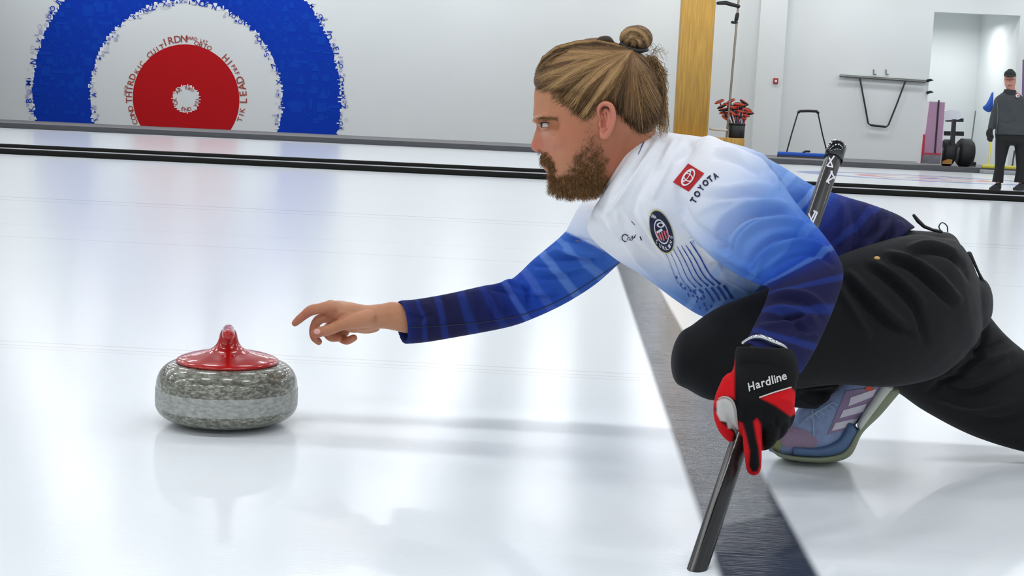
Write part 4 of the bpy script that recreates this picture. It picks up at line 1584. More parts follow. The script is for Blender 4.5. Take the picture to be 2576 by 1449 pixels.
HV = sculpt(HV, HF, [([(1364, 316), (1378, 314), (1392, 316)], -13, 12, 1), ([(1360, 322), (1366, 340)], -3, 8), ([(1372, 372), (1376, 386), (1384, 400)], -2.5, 5), ([(1372, 416), (1384, 417), (1396, 420)], -3.5, 3.5),
                     ([(1395, 300), (1440, 305)], -2.5, 16), ([(1380, 288), (1362, 290)], 2, 7), ([(1353, 381), (1362, 380)], -4, 3.0), ([(1380, 332), (1400, 338)], -1.2, 4), ([(1350, 262), (1362, 262)], -.8, 2.5), ([(1350, 270), (1362, 270)], -.8, 2.5)])


def beard_mask(UV):
    reg = [(1476, 300), (1500, 335), (1512, 370), (1530, 400), (1520, 470), (1510, 500), (1380, 505), (1372, 455), (1376, 432), (1388, 430), (1400, 445), (1428, 425), (1440, 395), (1465, 365), (1470, 330)]
    mus = [(1355, 384), (1372, 384), (1386, 398), (1398, 430), (1388, 432), (1378, 412), (1355, 412)]
    m = np.zeros(len(UV))
    for poly, f in ((reg, 1.0), (mus, 1.0)):
        P = np.array(poly + [poly[0]], float)
        ins = inpoly(UV, poly)
        d = np.full(len(UV), 1e9)
        for i in range(len(P) - 1):
            dd, _ = segdist(UV, P[i], P[i + 1])
            d = np.minimum(d, dd)
        s = np.where(ins, d, -d)
        m = np.maximum(m, np.clip((s + 6) / (22 if poly is reg else 9), 0, 1) * f)
    return m


def skin_colors(V, headp=True):
    UV = PROJ(V)
    base = np.array(lin((190, 130, 94))[:3])
    C = np.tile(base, (len(V), 1))
    if headp:
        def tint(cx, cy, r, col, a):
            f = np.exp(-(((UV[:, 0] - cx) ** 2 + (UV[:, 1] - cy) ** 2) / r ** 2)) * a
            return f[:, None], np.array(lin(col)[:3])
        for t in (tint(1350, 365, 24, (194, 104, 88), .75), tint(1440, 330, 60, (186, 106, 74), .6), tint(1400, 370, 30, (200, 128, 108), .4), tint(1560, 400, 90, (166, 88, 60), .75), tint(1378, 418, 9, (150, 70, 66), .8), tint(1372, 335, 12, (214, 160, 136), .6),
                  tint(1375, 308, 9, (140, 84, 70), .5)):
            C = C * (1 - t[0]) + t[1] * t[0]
        # mirror safe: beard region follows the jaw on both sides
        bm = beard_mask(UV)
        n1 = np.sin(UV[:, 0] * .31 + np.sin(UV[:, 1] * .23) * 2) * np.sin(UV[:, 1] * .27 + UV[:, 0] * .11)
        bm2 = np.clip(bm * (.55 + .2 * n1), 0, .8)
        bm2 *= np.clip((UV[:, 1] - 290) / 170, .15, 1)
        bc_ = np.array(lin((84, 56, 36))[:3])
        C = C * (1 - bm2[:, None]) + bc_ * bm2[:, None]
    else:
        for (cx, cy, r, col, a) in ((765, 800, 40, (170, 84, 66), .6), (800, 850, 28, (176, 96, 80), .5), (862, 856, 30, (176, 92, 72), .55), (838, 790, 18, (160, 84, 62), .6), (860, 756, 26, (206, 160, 130), .5), (930, 775, 40, (198, 142, 112), .4)):
            f = (np.exp(-(((UV[:, 0] - cx) ** 2 + (UV[:, 1] - cy) ** 2) / r ** 2)) * a)[:, None]
            C = C * (1 - f) + np.array(lin(col)[:3]) * f
    return C


# bare far hand
YF = 2.78
palm = loft([(1050, 775, 1050, 838, 2.785, .024), (1018, 767, 1020, 838, YF, .026), (990, 759, 990, 831, YF, .026), (958, 764, 955, 827, YF, .026), (920, 767, 915, 836, YF, .032), (882, 760, 880, 836, YF, .037), (850, 756, 850, 822, YF, .038), (826, 760, 828, 808, YF, .034)], 36, 6, 2.2)
hp = [palm[:2]]
r_ = lambda p: p / (F / YF)


def finger(pts, rad, n=18):
    P = [W(u, v, YF + dy) for (u, v, dy) in pts]
    return tube(P, [r_(x) for x in rad], n, res=5)


hp.append(finger([(852, 776, -.022), (828, 773, -.023), (804, 776, -.025), (782, 781, -.026), (765, 793, -.027), (753, 803, -.028), (742, 813, -.028)], [18, 17, 13.5, 14, 11.5, 11, 9]))
hp.append(ellipsoid(W(832, 769, YF - .020), (.0135, .012, .0125)))
hp.append(ellipsoid(W(848, 836, YF + .03), (.026, .012, .014)))
hp.append(ellipsoid(W(916, 824, YF + .012), (.034, .022, .0125)))
hp.append(finger([(850, 792, -.006), (822, 797, -.008), (800, 806, -.01), (789, 828, -.012), (791, 848, -.008), (802, 860, -.004)], [17, 15, 13, 11.5, 11, 9]))
hp.append(finger([(860, 805, .012), (838, 815, .012), (822, 832, .01), (832, 848, .006), (852, 850, .0)], [16, 14, 12.5, 11.5, 10]))
hp.append(finger([(890, 815, .028), (868, 830, .028), (858, 848, .024), (872, 857, .012), (890, 850, .004)], [15, 13, 11.5, 11, 9.5]))
hp.append(finger([(925, 800, -.022), (890, 808, -.034), (862, 815, -.042), (832, 828, -.044), (802, 836, -.042), (792, 839, -.04)], [24, 20, 16, 14, 13, 11]))
HnV, HnF, _ = remesh(hp, 0.0014, 5)
HnV = sculpt(HnV, HnF, [([(800, 786), (806, 796)], -.8, 3), ([(836, 812), (842, 826)], -.8, 3), ([(868, 806), (880, 822), (884, 836)], -1.2, 4), ([(905, 770), (880, 768), (856, 764)], .9, 4), ([(915, 784), (885, 784), (858, 780)], -.9, 4),([(825, 768), (840, 762), (858, 760)], 1.5, 7), ([(900, 775), (860, 772), (838, 770)], 1.0, 5), ([(880, 785), (850, 800)], -1.5, 6), ([(846, 780), (838, 800)], -1.6, 5), ([(930, 800), (960, 790), (1000, 790)], .8, 6),
                         ([(835, 812), (850, 806)], -.6, 3), ([(786, 772), (790, 796)], -.5, 3), ([(762, 785), (770, 806)], -.5, 3)])
# hidden body parts, a little smaller than the clothes
inner = [loft(torso, 28, 4, 2.1, shrink=.9)[:2], loft(shoulder_far, 20, 4, shrink=.68)[:2], loft(sleeve_far[:-2] + [(1060, 775, 1062, 842, 2.785, .024)], 20, 4, shrink=.8)[:2], loft(sleeve_near[:-3], 20, 4, shrink=.72)[:2],
         loft(thigh, 24, 4, shrink=.82)[:2], loft(hips, 24, 4, shrink=.7)[:2], loft(leg_r[1:], 20, 4, shrink=.6)[:2], loft(shank[:-1] + [(2100, 960, 2060, 1010, 2.64, .035)], 20, 4, shrink=.72)[:2]]
wrist_near = loft([(2040, 800, 1955, 790, 2.18, .03), (2010, 850, 1925, 835, 2.14, .027), (1985, 885, 1890, 866, 2.105, .027), (1985, 905, 1868, 890, 2.08, .026)], 24, 4)
BV, BF, _ = remesh(inner + [wrist_near[:2]], 0.006, 2)
allV = np.vstack([HV, HnV, BV])
allF = list(HF) + [tuple(i + len(HV) for i in f) for f in HnF] + [tuple(i + len(HV) + len(HnV) for i in f) for f in BF]
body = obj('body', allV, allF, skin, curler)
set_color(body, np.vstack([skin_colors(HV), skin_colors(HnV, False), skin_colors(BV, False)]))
BT = BVHTree.FromPolygons([Vector(p) for p in HV], [tuple(f) for f in HF])
HT = BVHTree.FromPolygons([Vector(p) for p in HnV], [tuple(f) for f in HnF])
# nails
nail = mat('nail', (222, 170, 160), 0.3)
decal('thumbnail', *disc2d((798, 834), (8, -2), (2, 6.5), 0, 1, 20, 3), HT, nail, body, 0.0006)
# ear
ep = W(1524, 300, YH - .080)
ear = []
ear.append(tube([W(1512, 300, YH - .072), W(1506, 275, YH - .082), W(1518, 261, YH - .09), W(1536, 266, YH - .094), W(1543, 290, YH - .093), W(1538, 318, YH - .088), W(1526, 340, YH - .082), W(1516, 343, YH - .078), W(1512, 328, YH - .074)],
                [.004, .0042, .0045, .005, .0052, .005, .0058, .0055, .004], 14, res=5))
ear.append(tube([W(1519, 290, YH - .080), W(1522, 276, YH - .084), W(1531, 282, YH - .087), W(1532, 302, YH - .086), W(1524, 318, YH - .083)], [.003, .003, .0035, .0035, .003], 12, res=5))
ear.append(ellipsoid(W(1526, 300, YH - .074), (.012, .007, .026), rot=np.array(Matrix.Rotation(.15, 3, 'Y'))))
ear.append(ellipsoid(W(1511, 312, YH - .078), (.0045, .005, .007)))
EV, EF, _ = remesh(ear, 0.0014, 4)
EV = sculpt(EV, EF, [([(1521, 270), (1515, 285), (1516, 300), (1519, 318)], -5, 4.5, 1), ([(1528, 272), (1536, 285), (1534, 310)], -2, 3)])
eo = obj('ear', EV, EF, skin, body)
ec = np.tile(np.array(lin((206, 128, 104))[:3]), (len(EV), 1))
dd = np.exp(-(((PROJ(EV)[:, 0] - 1518) / 7) ** 2 + ((PROJ(EV)[:, 1] - 305) / 12) ** 2))[:, None]
ec = ec * (1 - dd * .35) + np.array(lin((150, 70, 50))[:3]) * dd * .35  # shade in the ear hollow put into the skin colour
set_color(eo, ec)
# mirrored far ear
EV2 = EV.copy()
EV2[:, 1] = 2 * YH - EV2[:, 1]
eo2 = obj('ear', EV2, [tuple(reversed(f)) for f in EF], skin, body)
set_color(eo2, ec)
# eye
p = hit(BT, 1374, 315, 0)
ecn = p + np.array([.001, .0085, 0])
eye = obj('eye', *ellipsoid(ecn, (.0115, .0115, .0105), 28, 20), mat('eye_white', (226, 220, 216), 0.15, coat=.6), body)
ET = bvh(eye)
ir = ecn + np.array([-.0095, -.004, .001])
obj('iris', *ellipsoid(ir, (.0028, .0052, .0054), 20, 12), mat('iris_dark', (58, 52, 48), 0.2), eye)
eye2 = obj('eye', *ellipsoid((ecn[0], 2 * YH - ecn[1], ecn[2]), (.0115, .0115, .0105), 28, 20), MATS['eye_white'], body)
V, Fc = tube([p + np.array([-.012, .006, .002]), p + np.array([-.008, -.002, .0062]), p + np.array([.000, -.0045, .0072]), p + np.array([.009, -.001, .004]), p + np.array([.014, .002, -.001])], [.0012, .0028, .0032, .0028, .001], 10, res=4)
lid = obj('eyelid', V, Fc, skin, body)
set_color(lid, np.tile(np.array(lin((176, 118, 96))[:3]), (len(V), 1)))
V, Fc = tube([p + np.array([-.011, .005, -.004]), p + np.array([-.006, -.0015, -.0062]), p + np.array([.002, -.0035, -.006]), p + np.array([.012, .0, -.003])], [.001, .0022, .0022, .001], 10, res=4)
lid = obj('eyelid', V, Fc, skin, body)
set_color(lid, np.tile(np.array(lin((200, 140, 118))[:3]), (len(V), 1)))
V, Fc = tube([p + np.array([-.0135, .004, .0025]), p + np.array([-.009, -.0035, .0045]), p + np.array([-.001, -.0068, .005]), p + np.array([.008, -.004, .0025])], [.0006, .0010, .0010, .0005], 8, res=4)
obj('lashes', V, Fc, mat('lash', (50, 34, 26), 0.7), body)


# ------------------------------------------------------------------ hair, beard, brow from strands
def strands(paths, r0, r1):
    V = []
    Fc = []
    for P, rs in [q[:2] for q in paths]:
        n = len(P)
        T = np.gradient(P, axis=0)
        T /= np.linalg.norm(T, axis=1)[:, None] + 1e-9
        U = np.cross(T, np.array([.3, .5, .8]))
        U /= np.linalg.norm(U, axis=1)[:, None] + 1e-9
        B = np.cross(T, U)
        k = len(V)
        for i in range(n):
            t = i / (n - 1)
            r = (r0 * (1 - t) + r1 * t) * rs * (min(1, .35 + t * 4) if n > 8 else 1)
            for a in (0, 2.094, 4.189):
                V.append(P[i] + r * (math.cos(a) * U[i] + math.sin(a) * B[i]))
        for i in range(n - 1):
            for j in range(3):
                Fc.append((k + i * 3 + j, k + i * 3 + (j + 1) % 3, k + (i + 1) * 3 + (j + 1) % 3, k + (i + 1) * 3 + j))
        Fc.append((k + 3 * n - 3, k + 3 * n - 2, k + 3 * n - 1))
    return V, Fc


def strand_mat(name, c1, c2, scale):
    m = bpy.data.materials.new(name)
    m.use_nodes = True
    nt = m.node_tree
    b = nt.nodes['Principled BSDF']
    gn = nt.nodes.new('ShaderNodeNewGeometry')
    rp = nt.nodes.new('ShaderNodeValToRGB')
    rp.color_ramp.elements[0].color = lin(c1)
    rp.color_ramp.elements[1].color = lin(c2)
    nt.links.new(gn.outputs['Random Per Island'], rp.inputs[0])
    nt.links.new(rp.outputs[0], b.inputs['Base Color'])
    b.inputs['Roughness'].default_value = 0.5
    b.inputs['Specular IOR Level'].default_value = 0.35
    return m


hairm = strand_mat('hair_strand', (78, 54, 32), (186, 148, 100), 1)
capm = mat('hair_under', (104, 76, 48), 0.75, noise=0.35, nscale=50, stretch=(1, 1, 2.5), bump=0.6, bscale=90, bdist=0.004)
cap = loft([(1455, 108, 1545, 108, YH, .03), (1408, 118, 1590, 122, YH, .058), (1372, 142, 1628, 146, YH, .075), (1350, 175, 1655, 180, YH, .083), (1342, 205, 1668, 208, YH, .086), (1350, 226, 1672, 236, YH, .087)], 56, 6, 2.2, cap0=.3, cap1=0.0)
cap2 = loft([(1385, 222, 1672, 232, YH, .086), (1418, 246, 1671, 262, YH, .0865), (1452, 264, 1666, 288, YH, .085), (1475, 268, 1655, 312, YH, .083), (1570, 290, 1640, 330, YH, .068), (1585, 310, 1622, 342, YH, .05)], 48, 6, 2.2, cap0=0.05, cap1=.2)
CV, CF, _ = remesh([cap[:2], cap2[:2]], 0.0035, 4)
hair = obj('hair', CV, CF, capm, curler, label='long fair brown hair pulled up into a bun')
CT = BVHTree.FromPolygons([Vector(q) for q in CV], [tuple(f) for f in CF])
paths = []
knot = np.array([1590.0, 126.0])
hl = smoothline([(1337, 224), (1345, 190), (1360, 160), (1385, 132), (1420, 114), (1455, 105)], 8)
hl2 = smoothline([(1336, 222), (1352, 232), (1375, 232), (1395, 238), (1412, 255), (1430, 268), (1448, 284), (1462, 296), (1475, 280), (1495, 262), (1520, 255), (1545, 264), (1556, 290), (1575, 312), (1595, 330), (1620, 338), (1645, 322), (1664, 300), (1670, 270), (1672, 240)], 8)
def wob(n, s):
    return np.cumsum(RNG.normal(0, s, n)) * 0.3
for it in range(9500):
    u = RNG.random()
    L = hl2 if it % 3 else hl
    x = u * (len(L) - 1)
    i = int(x)
    s0 = L[i] * (1 - (x - i)) + L[min(i + 1, len(L) - 1)] * (x - i)
    s0 = s0 + RNG.normal(0, 2.5, 2) * (2.2 if 1385 < s0[0] < 1500 and s0[1] > 225 else 1)
    f0 = RNG.random() ** 1.3 * 0.75
    if it % 3 == 0:
        f0 = f0 * .6 + .01
    f1 = min(1.0, f0 + RNG.uniform(.25, .6))
    ts = np.linspace(f0, f1, 10)
    bend = RNG.normal(0, 7) + (14 if s0[0] < 1450 else -6 if s0[0] > 1600 else 4)
    dirv = knot - s0
    nv = np.array([-dirv[1], dirv[0]]) / (np.linalg.norm(dirv) + 1e-6)
    if nv[1] > 0:
        nv = -nv
    if it % 3 == 0:
        bend = RNG.uniform(-12, 8)
    P = []
    lift = RNG.uniform(.0001, .0022)
    ok = True
    wv = RNG.normal(0, 1.2) * np.sin(ts * RNG.uniform(4, 12) + RNG.random() * 6)
    for t, w_ in zip(ts, wv):
        q = s0 + dirv * t + nv * (bend * math.sin(math.pi * t) + w_)
        h_ = hit(CT, q[0], q[1], lift)
        h2_ = hit(BT, q[0], q[1], lift)
        if h_ is None or (h2_ is not None and h2_[1] < h_[1]):
            h_ = h2_
        if h_ is None:
            break
        P.append(h_)
    if len(P) < 5:
        continue
    P = np.array(P)
    th = math.atan2(s0[1] - knot[1], s0[0] - knot[0])
    cl = .5 + .3 * math.sin(th * 31 + 2 * math.sin(th * 9) + bend * .12) + .2 * math.sin(th * 57 + bend * .3)
    cl = float(np.clip(cl * .75 + RNG.uniform(-.12, .3) - (.22 if s0[0] > 1520 else 0), 0, 1))
    P = P + np.array([0, -.0022, 0]) * cl
    paths.append((P, RNG.uniform(.6, 1.4), cl))
    if RNG.random() < .35:
        P2 = P.copy()
        P2[:, 1] = 2 * YH - P2[:, 1]
        paths.append((P2, RNG.uniform(.7, 1.5), cl))
for it in range(700):
    u = RNG.random()
    base_ = catmull(np.array([(1392., 240), (1410, 256), (1440, 276), (1466, 296), (1482, 292), (1492, 268)]), u * 4.999)
    q0 = base_ + RNG.normal(0, 5, 2)
    dirv = _n(knot - q0)
    P = []
    for t in np.linspace(0, RNG.uniform(10, 30), 5):
        q = q0 + dirv * t
        h_ = hit(BT, q[0], q[1], .0006)
        if h_ is not None:
            P.append(h_)
    if len(P) == 5:
        paths.append((np.array(P), RNG.uniform(.35, .6), RNG.uniform(.2, .8)))
# top silhouette strands
for it in range(900):
    x0_ = RNG.uniform(1345, 1520)
    z_ = RNG.uniform(-.06, .06)
    P = []
    for t in np.linspace(0, RNG.uniform(.3, .8), 10):
        u_ = x0_ + (1590 - x0_) * t
        v_ = np.interp(u_, [1336, 1345, 1365, 1400, 1450, 1500, 1545, 1590], [215, 180, 143, 117, 104, 99, 108, 122])
        top_ = W(u_, v_, YH)
        drop = (1 - math.sqrt(max(0, 1 - (z_ / .088) ** 2))) * .07
        P.append(top_ + np.array([0, z_, -drop + RNG.uniform(-.0006, .0012)]))
    paths.append((np.array(P), RNG.uniform(.6, 1.4), float(np.clip(.5 + .35 * math.sin(z_ * 160) + RNG.uniform(-.2, .25), 0, 1))))
V, Fc = strands(paths, .00062, .0004)
hso = obj('hair_strands', V, Fc, mat('hair_lock', (120, 90, 60), 0.5, spec=0.3, attr='Col'), hair)
cd, cm, cl_ = (np.array(lin(c)[:3]) for c in ((46, 31, 19), (122, 90, 56), (196, 158, 108)))
cs_ = []
for q in paths:
    x = q[2]
    col = cd + (cm - cd) * min(x * 2, 1) if x < .5 else cm + (cl_ - cm) * (x - .5) * 2
    cs_.append(np.tile(col, (len(q[0]) * 3, 1)))
set_color(hso, np.vstack(cs_))
# front twist bump
V, Fc = tube([W(1495, 112, YH - .02), W(1512, 102, YH - .02), W(1530, 101, YH - .02), W(1545, 112, YH - .02)], [.004, .0075, .0075, .003], 14, res=4)
obj('hair_tuft', V, Fc, mat('hair_dark', (60, 44, 30), 0.6), hair)
# bun
bcn = W(1600, 98, YH)
bun = []
for k_ in range(9):
    a0 = k_ * .7
    P = []
    for t in np.linspace(0, 2 * math.pi * .8, 22):
        ph = t + a0
        tilt = (k_ - 4) * .26
        x = math.cos(ph) * .0225
        z = math.sin(ph) * .0165
        y = math.sin(tilt) * .022
        sc_ = math.cos(tilt)
        P.append(bcn + np.array([x * sc_, y, z * sc_ + .001]))
    bun.append(tube(P, .0085, 12))
bun.append(ellipsoid(bcn, (.026, .024, .021)))
V, Fc, _ = remesh(bun, .0016, 2)
bo = obj('hair_bun', V, Fc, mat('bun_hair', (112, 82, 52), 0.6, noise=0.5, nscale=60, stretch=(1.0, 1, 4), bump=0.8, bscale=120, bdist=0.003), hair)
TB = bvh(bo)
bp_ = []
bcl = []
for it in range(2200):
    rr_, a0 = math.sqrt(RNG.random()) * 52, RNG.uniform(0, 6.283)
    cen = np.array([1592.0, 118.0])
    c0 = cen + rr_ * np.array([math.cos(a0), math.sin(a0)])
    P = []
    span = RNG.uniform(.5, .95)
    for t in np.linspace(-span / 2, span / 2, 9):
        q = cen + rr_ * np.array([math.cos(a0 + t), math.sin(a0 + t)]) * np.array([1.0, .95])
        h_ = hit(TB, q[0], q[1], RNG.uniform(.0002, .0008))
        if h_ is not None:
            P.append(h_)
    if len(P) > 6:
        bp_.append((np.array(P), RNG.uniform(.6, 1.3)))
        bcl.append(float(np.clip(.5 + .3 * math.sin(rr_ * .33 + 1.6 * math.sin(a0 * 2.3)) + RNG.uniform(-.28, .28) - (.35 if math.sin(a0) > -.35 and math.cos(a0) > 0 else 0), 0, 1)))
V, Fc = strands(bp_, .0006, .0004)
bso = obj('bun_strands', V, Fc, MATS['hair_lock'], bo)
set_color(bso, np.vstack([np.tile(cd + (cl_ - cd) * x, (len(q[0]) * 3, 1)) for q, x in zip(bp_, bcl)]))
V, Fc = tube([W(1562, 112, YH - .02), W(1580, 122, YH - .026), W(1604, 128, YH - .024), W(1622, 126, YH - .012), W(1625, 124, YH + .01), W(1600, 122, YH + .024), W(1570, 112, YH + .015), W(1562, 112, YH - .02)], .0042, 12, res=4)
obj('hair_tie', V, Fc, blackp, hair)
# loose curls at the back
cp = []
for it in range(330):
    s0 = np.array([RNG.uniform(1614, 1652), RNG.uniform(138, 165)])
    e0 = np.array([RNG.uniform(1655, 1680), RNG.uniform(180, 345)])
    z_ = RNG.uniform(-.035, .03)
    A_ = RNG.uniform(1, 7)
    fr = RNG.uniform(5, 16)
    ph = RNG.random() * 6
    P = []
    for t in np.linspace(0, 1, 18):
        q = s0 * (1 - t) + e0 * t + np.array([math.sin(t * math.pi) * 10 + A_ * math.sin(fr * t + ph), A_ * .6 * math.cos(fr * t + ph)])
        P.append(W(q[0], q[1], YH + z_ + .004 * math.sin(fr * t)))
    cp.append((np.array(P), RNG.uniform(.7, 1.4)))
for it in range(14):
    s0 = np.array([RNG.uniform(1600, 1640), RNG.uniform(140, 160)])
    P = []
    a_, ph = RNG.uniform(6, 12), RNG.random() * 6
    for t in np.linspace(0, 1, 16):
        q = s0 + np.array([48 * t * RNG.uniform(.98, 1.02), -8 - 18 * math.sin(t * 3) + 8 * math.sin(a_ * t + ph)])
        P.append(W(q[0], q[1], YH + .01 * math.sin(6 * t)))
    cp.append((np.array(P), .7))
for it in range(40):
    s0 = np.array([RNG.uniform(1585, 1660), RNG.uniform(300, 335)])
    P = [W(s0[0] + 22 * t + 4 * math.sin(9 * t + it), s0[1] + 16 * t * RNG.uniform(.9, 1.1), YH - .055 + RNG.uniform(0, .03) * 0 + (it % 9) * .006) for t in np.linspace(0, 1, 9)]
    cp.append((np.array(P), .7))
V, Fc = strands(cp, .0007, .0003)
obj('loose_curls', V, Fc, hairm, hair)

# beard
beardm = strand_mat('beard_strand', (64, 42, 24), (176, 128, 76), 1)
bs = loft([(1386, 440, 1516, 452, YH, .052), (1381, 458, 1516, 464, YH, .051), (1386, 474, 1512, 476, YH, .046), (1402, 484, 1500, 484, YH, .038)], 40, 5, 2.3, cap0=.2, cap1=.12)
ms = loft([(1360, 392, 1372, 398, YH, .020), (1358, 402, 1378, 404, YH, .024), (1366, 408, 1385, 412, YH, .026)], 24, 4)
DV, DF, _ = remesh([bs[:2], ms[:2]], .003, 3)
ph_ = RNG.random(3) * 6
DV = DV + normals(DV, DF) * (0.0018 * np.sin(DV[:, [0]] * 260 + ph_[0]) * np.sin(DV[:, [2]] * 300) + .001 * np.sin(DV[:, [1]] * 400))
beard = obj('beard', DV, DF, mat('beard_under', (96, 66, 42), 0.9, noise=0.5, nscale=160, bump=0.9, bscale=260, bdist=0.004), curler, label='short brown beard and moustache')
DT = BVHTree.FromPolygons([Vector(q) for q in DV], [tuple(f) for f in DF])
bps = []
reg_pts = []
tries = 0
while len(bps) < 9000 and tries < 60000:
    tries += 1
    q = np.array([RNG.uniform(1352, 1535), RNG.uniform(300, 494)])
    mk = beard_mask(q[None, :])[0]
    dens = mk * np.clip((max(q[1] - 310, 0) / 130) ** 1.5, .02, 1) * (1.0 if (q[1] > 445 or q[0] < 1400) else .55 + .35 * math.sin(q[0] * .16 + math.sin(q[1] * .13) * 2))
    if 1395 < q[0] < 1440 and q[1] < 440:
        dens *= .25
    if RNG.random() > dens:
        continue
    h1 = hit(DT, q[0], q[1], 0)
    h2 = hit(BT, q[0], q[1], 0)
    h_ = h1 if (h1 is not None and (h2 is None or h1[1] < h2[1])) else h2
    if h_ is None:
        continue
    ln = .004 + .011 * np.clip((q[1] - 410) / 70, 0, 1)
    if q[0] < 1400 and q[1] < 432:
        ln = .008
    d0 = np.array([RNG.uniform(-.25, .55) + (-.5 if q[0] < 1400 else .1), -.35, -1.0])
    d0 += RNG.normal(0, .3, 3)
    d0 = _n(d0)
    P = np.array([h_ + d0 * ln * t + np.array([0, -.0012, 0]) * math.sin(t * 3) for t in np.linspace(0, 1, 4)])
    bps.append((P, RNG.uniform(.7, 1.3)))
    if RNG.random() < .3:
        P2 = P.copy()
        P2[:, 1] = 2 * YH - P2[:, 1]
        bps.append((P2, 1.0))
V, Fc = strands(bps, .00036, .00012)
obj('beard_strands', V, Fc, beardm, beard)
# eyebrow
ep_ = []
for it in range(260):
    t = RNG.random()
    q = np.array([1343 + 52 * t, 300 - 10 * t + 3.5 * t * t * 2]) + RNG.normal(0, 2.2, 2)
    h_ = hit(BT, q[0], q[1], .0002)
    if h_ is None:
        continue
    d0 = _n(np.array([.9, -.25, .2 - .5 * t]) + RNG.normal(0, .2, 3))
    ep_.append((np.array([h_ + d0 * .007 * s for s in (0, .5, 1)]), 1.0))
V, Fc = strands(ep_, .0004, .00015)
obj('eyebrow', V, Fc, beardm, body)

# ------------------------------------------------------------------ gloved near hand
YG = 2.045


def gW(u, v, dy=0):
    return W(u, v, YG + dy)


rg = lambda p: p / (F / YG)


def gf(pts, rad, n=18):
    return tube([gW(*q) for q in pts], [rg(x) for x in rad], n, res=5)


gp_ = [loft([(1852, 872, 1992, 878, YG + .035, .036), (1848, 895, 2006, 905, YG + .025, .036), (1845, 925, 2009, 945, YG + .015, .034), (1826, 960, 2003, 975, YG + .005, .034), (1806, 1000, 2000, 1010, YG, .034), (1812, 1035, 1994, 1040, YG, .032), (1840, 1065, 1975, 1072, YG + .005, .028), (1862, 1090, 1935, 1098, YG + .01, .024)], 44, 7, 2.3, cap0=.02, cap1=.4)[:2]]
gp_.append(gf([(1898, 1040, -.012), (1893, 1080, -.018), (1893, 1120, -.014), (1895, 1155, -.008), (1896, 1178, -.002)], [26, 25, 23.5, 21.5, 19]))
gp_.append(gf([(1930, 1045, -.004), (1938, 1082, -.006), (1926, 1110, .012), (1898, 1112, .036), (1870, 1098, .055)], [25, 24, 22, 20, 18]))
gp_.append(gf([(1955, 1035, .002), (1965, 1066, .004), (1950, 1090, .02), (1915, 1095, .048), (1880, 1085, .062)], [24, 22, 20, 19, 17]))
gp_.append(gf([(1975, 1015, .008), (1982, 1042, .012), (1970, 1068, .028), (1938, 1072, .05), (1900, 1065, .066)], [20, 19, 18, 16, 15]))
gp_.append(gf([(1844, 965, .0), (1824, 1003, -.006), (1815, 1040, -.004), (1824, 1075, .004), (1838, 1098, .012)], [30, 26, 21, 19, 15]))
V, Fc, _ = remesh(gp_, .0015, 6)
V = sculpt(V, Fc, [([(1870, 1075), (1872, 1110), (1874, 1150)], -3, 5), ([(1916, 1060), (1918, 1100), (1920, 1120)], -4, 5), ([(1950, 1050), (1955, 1080)], -3, 5), ([(1846, 905), (1850, 960), (1852, 1010), (1858, 1080)], -4, 6),
                   ([(1850, 920), (1900, 915), (1960, 925)], -1.5, 6), ([(1860, 1000), (1900, 1010), (1950, 1000)], 1.5, 12), ([(1880, 1040), (1900, 1045), (1915, 1040)], 3, 10), ([(1960, 1000), (1985, 1010), (1998, 1030)], 2.5, 8), ([(1816, 1015), (1830, 1030), (1838, 1065)], -3, 7)])
glove = obj('glove', V, Fc, mat('glove_knit', (20, 20, 20), 0.8, spec=0.25, attr='Col', bump=0.3, bscale=500, bdist=0.001), curler, label='black and red curling glove')
UVg = PROJ(V)
N_ = normals(V, Fc)
fr_ = (N_ * (CAM - V)).sum(1) > -0.25
Cg = np.tile(np.array(lin((6, 6, 7))[:3]), (len(V), 1))
redc = np.array(lin((206, 10, 22))[:3])
whc = np.array(lin((206, 202, 198))[:3])
for poly in ([(1848, 905), (1848, 935), (1848, 1005), (1842, 1000), (1828, 998), (1812, 1005), (1806, 1020), (1795, 1030), (1790, 990), (1820, 940)],
             [(1790, 1020), (1806, 1040), (1814, 1062), (1832, 1078), (1846, 1088), (1838, 1125), (1815, 1120), (1795, 1070)],
             [(1912, 1001), (1990, 974), (2010, 1000), (2004, 1040), (1988, 1047), (1950, 1020)],
             [(1858, 1060), (1868, 1065), (1878, 1100), (1886, 1135), (1884, 1172), (1892, 1188), (1906, 1186), (1912, 1172), (1909, 1130), (1902, 1100), (1896, 1060), (1904, 1052), (1914, 1068), (1916, 1100), (1924, 1150), (1925, 1215), (1865, 1215), (1866, 1160), (1856, 1100)]):
    f = (polysoft(UVg, poly) * fr_)[:, None]
    Cg = Cg * (1 - f) + redc * f
f = (polysoft(UVg, [(1803, 1010), (1812, 1003), (1826, 1001), (1840, 1008), (1850, 1030), (1857, 1080), (1850, 1082), (1843, 1078), (1832, 1078), (1828, 1062), (1812, 1058), (1803, 1040)], 2.0) * fr_)[:, None]
Cg = Cg * (1 - f) + whc * f
back = ~fr_
Cg[back] = redc * .9
set_color(glove, Cg)
GT = bvh(glove)
lst = []
ang = math.radians(17.5)
for i, (ch, w_) in enumerate(zip('Hardline', (8.5, 6.2, 4.6, 6.8, 2.4, 2.4, 6.2, 6.2))):
    pass
xs = [0, 15, 27, 38.5, 49, 54.5, 63, 75.5]
wds = [6.6, 5.2, 4.0, 5.6, 1.5, 1.5, 5.0, 5.4]
hts = [9.2, 6.4, 6.4, 9.2, 9.2, 8.6, 6.4, 6.4]
ca_, sa_ = math.cos(ang), -math.sin(ang)
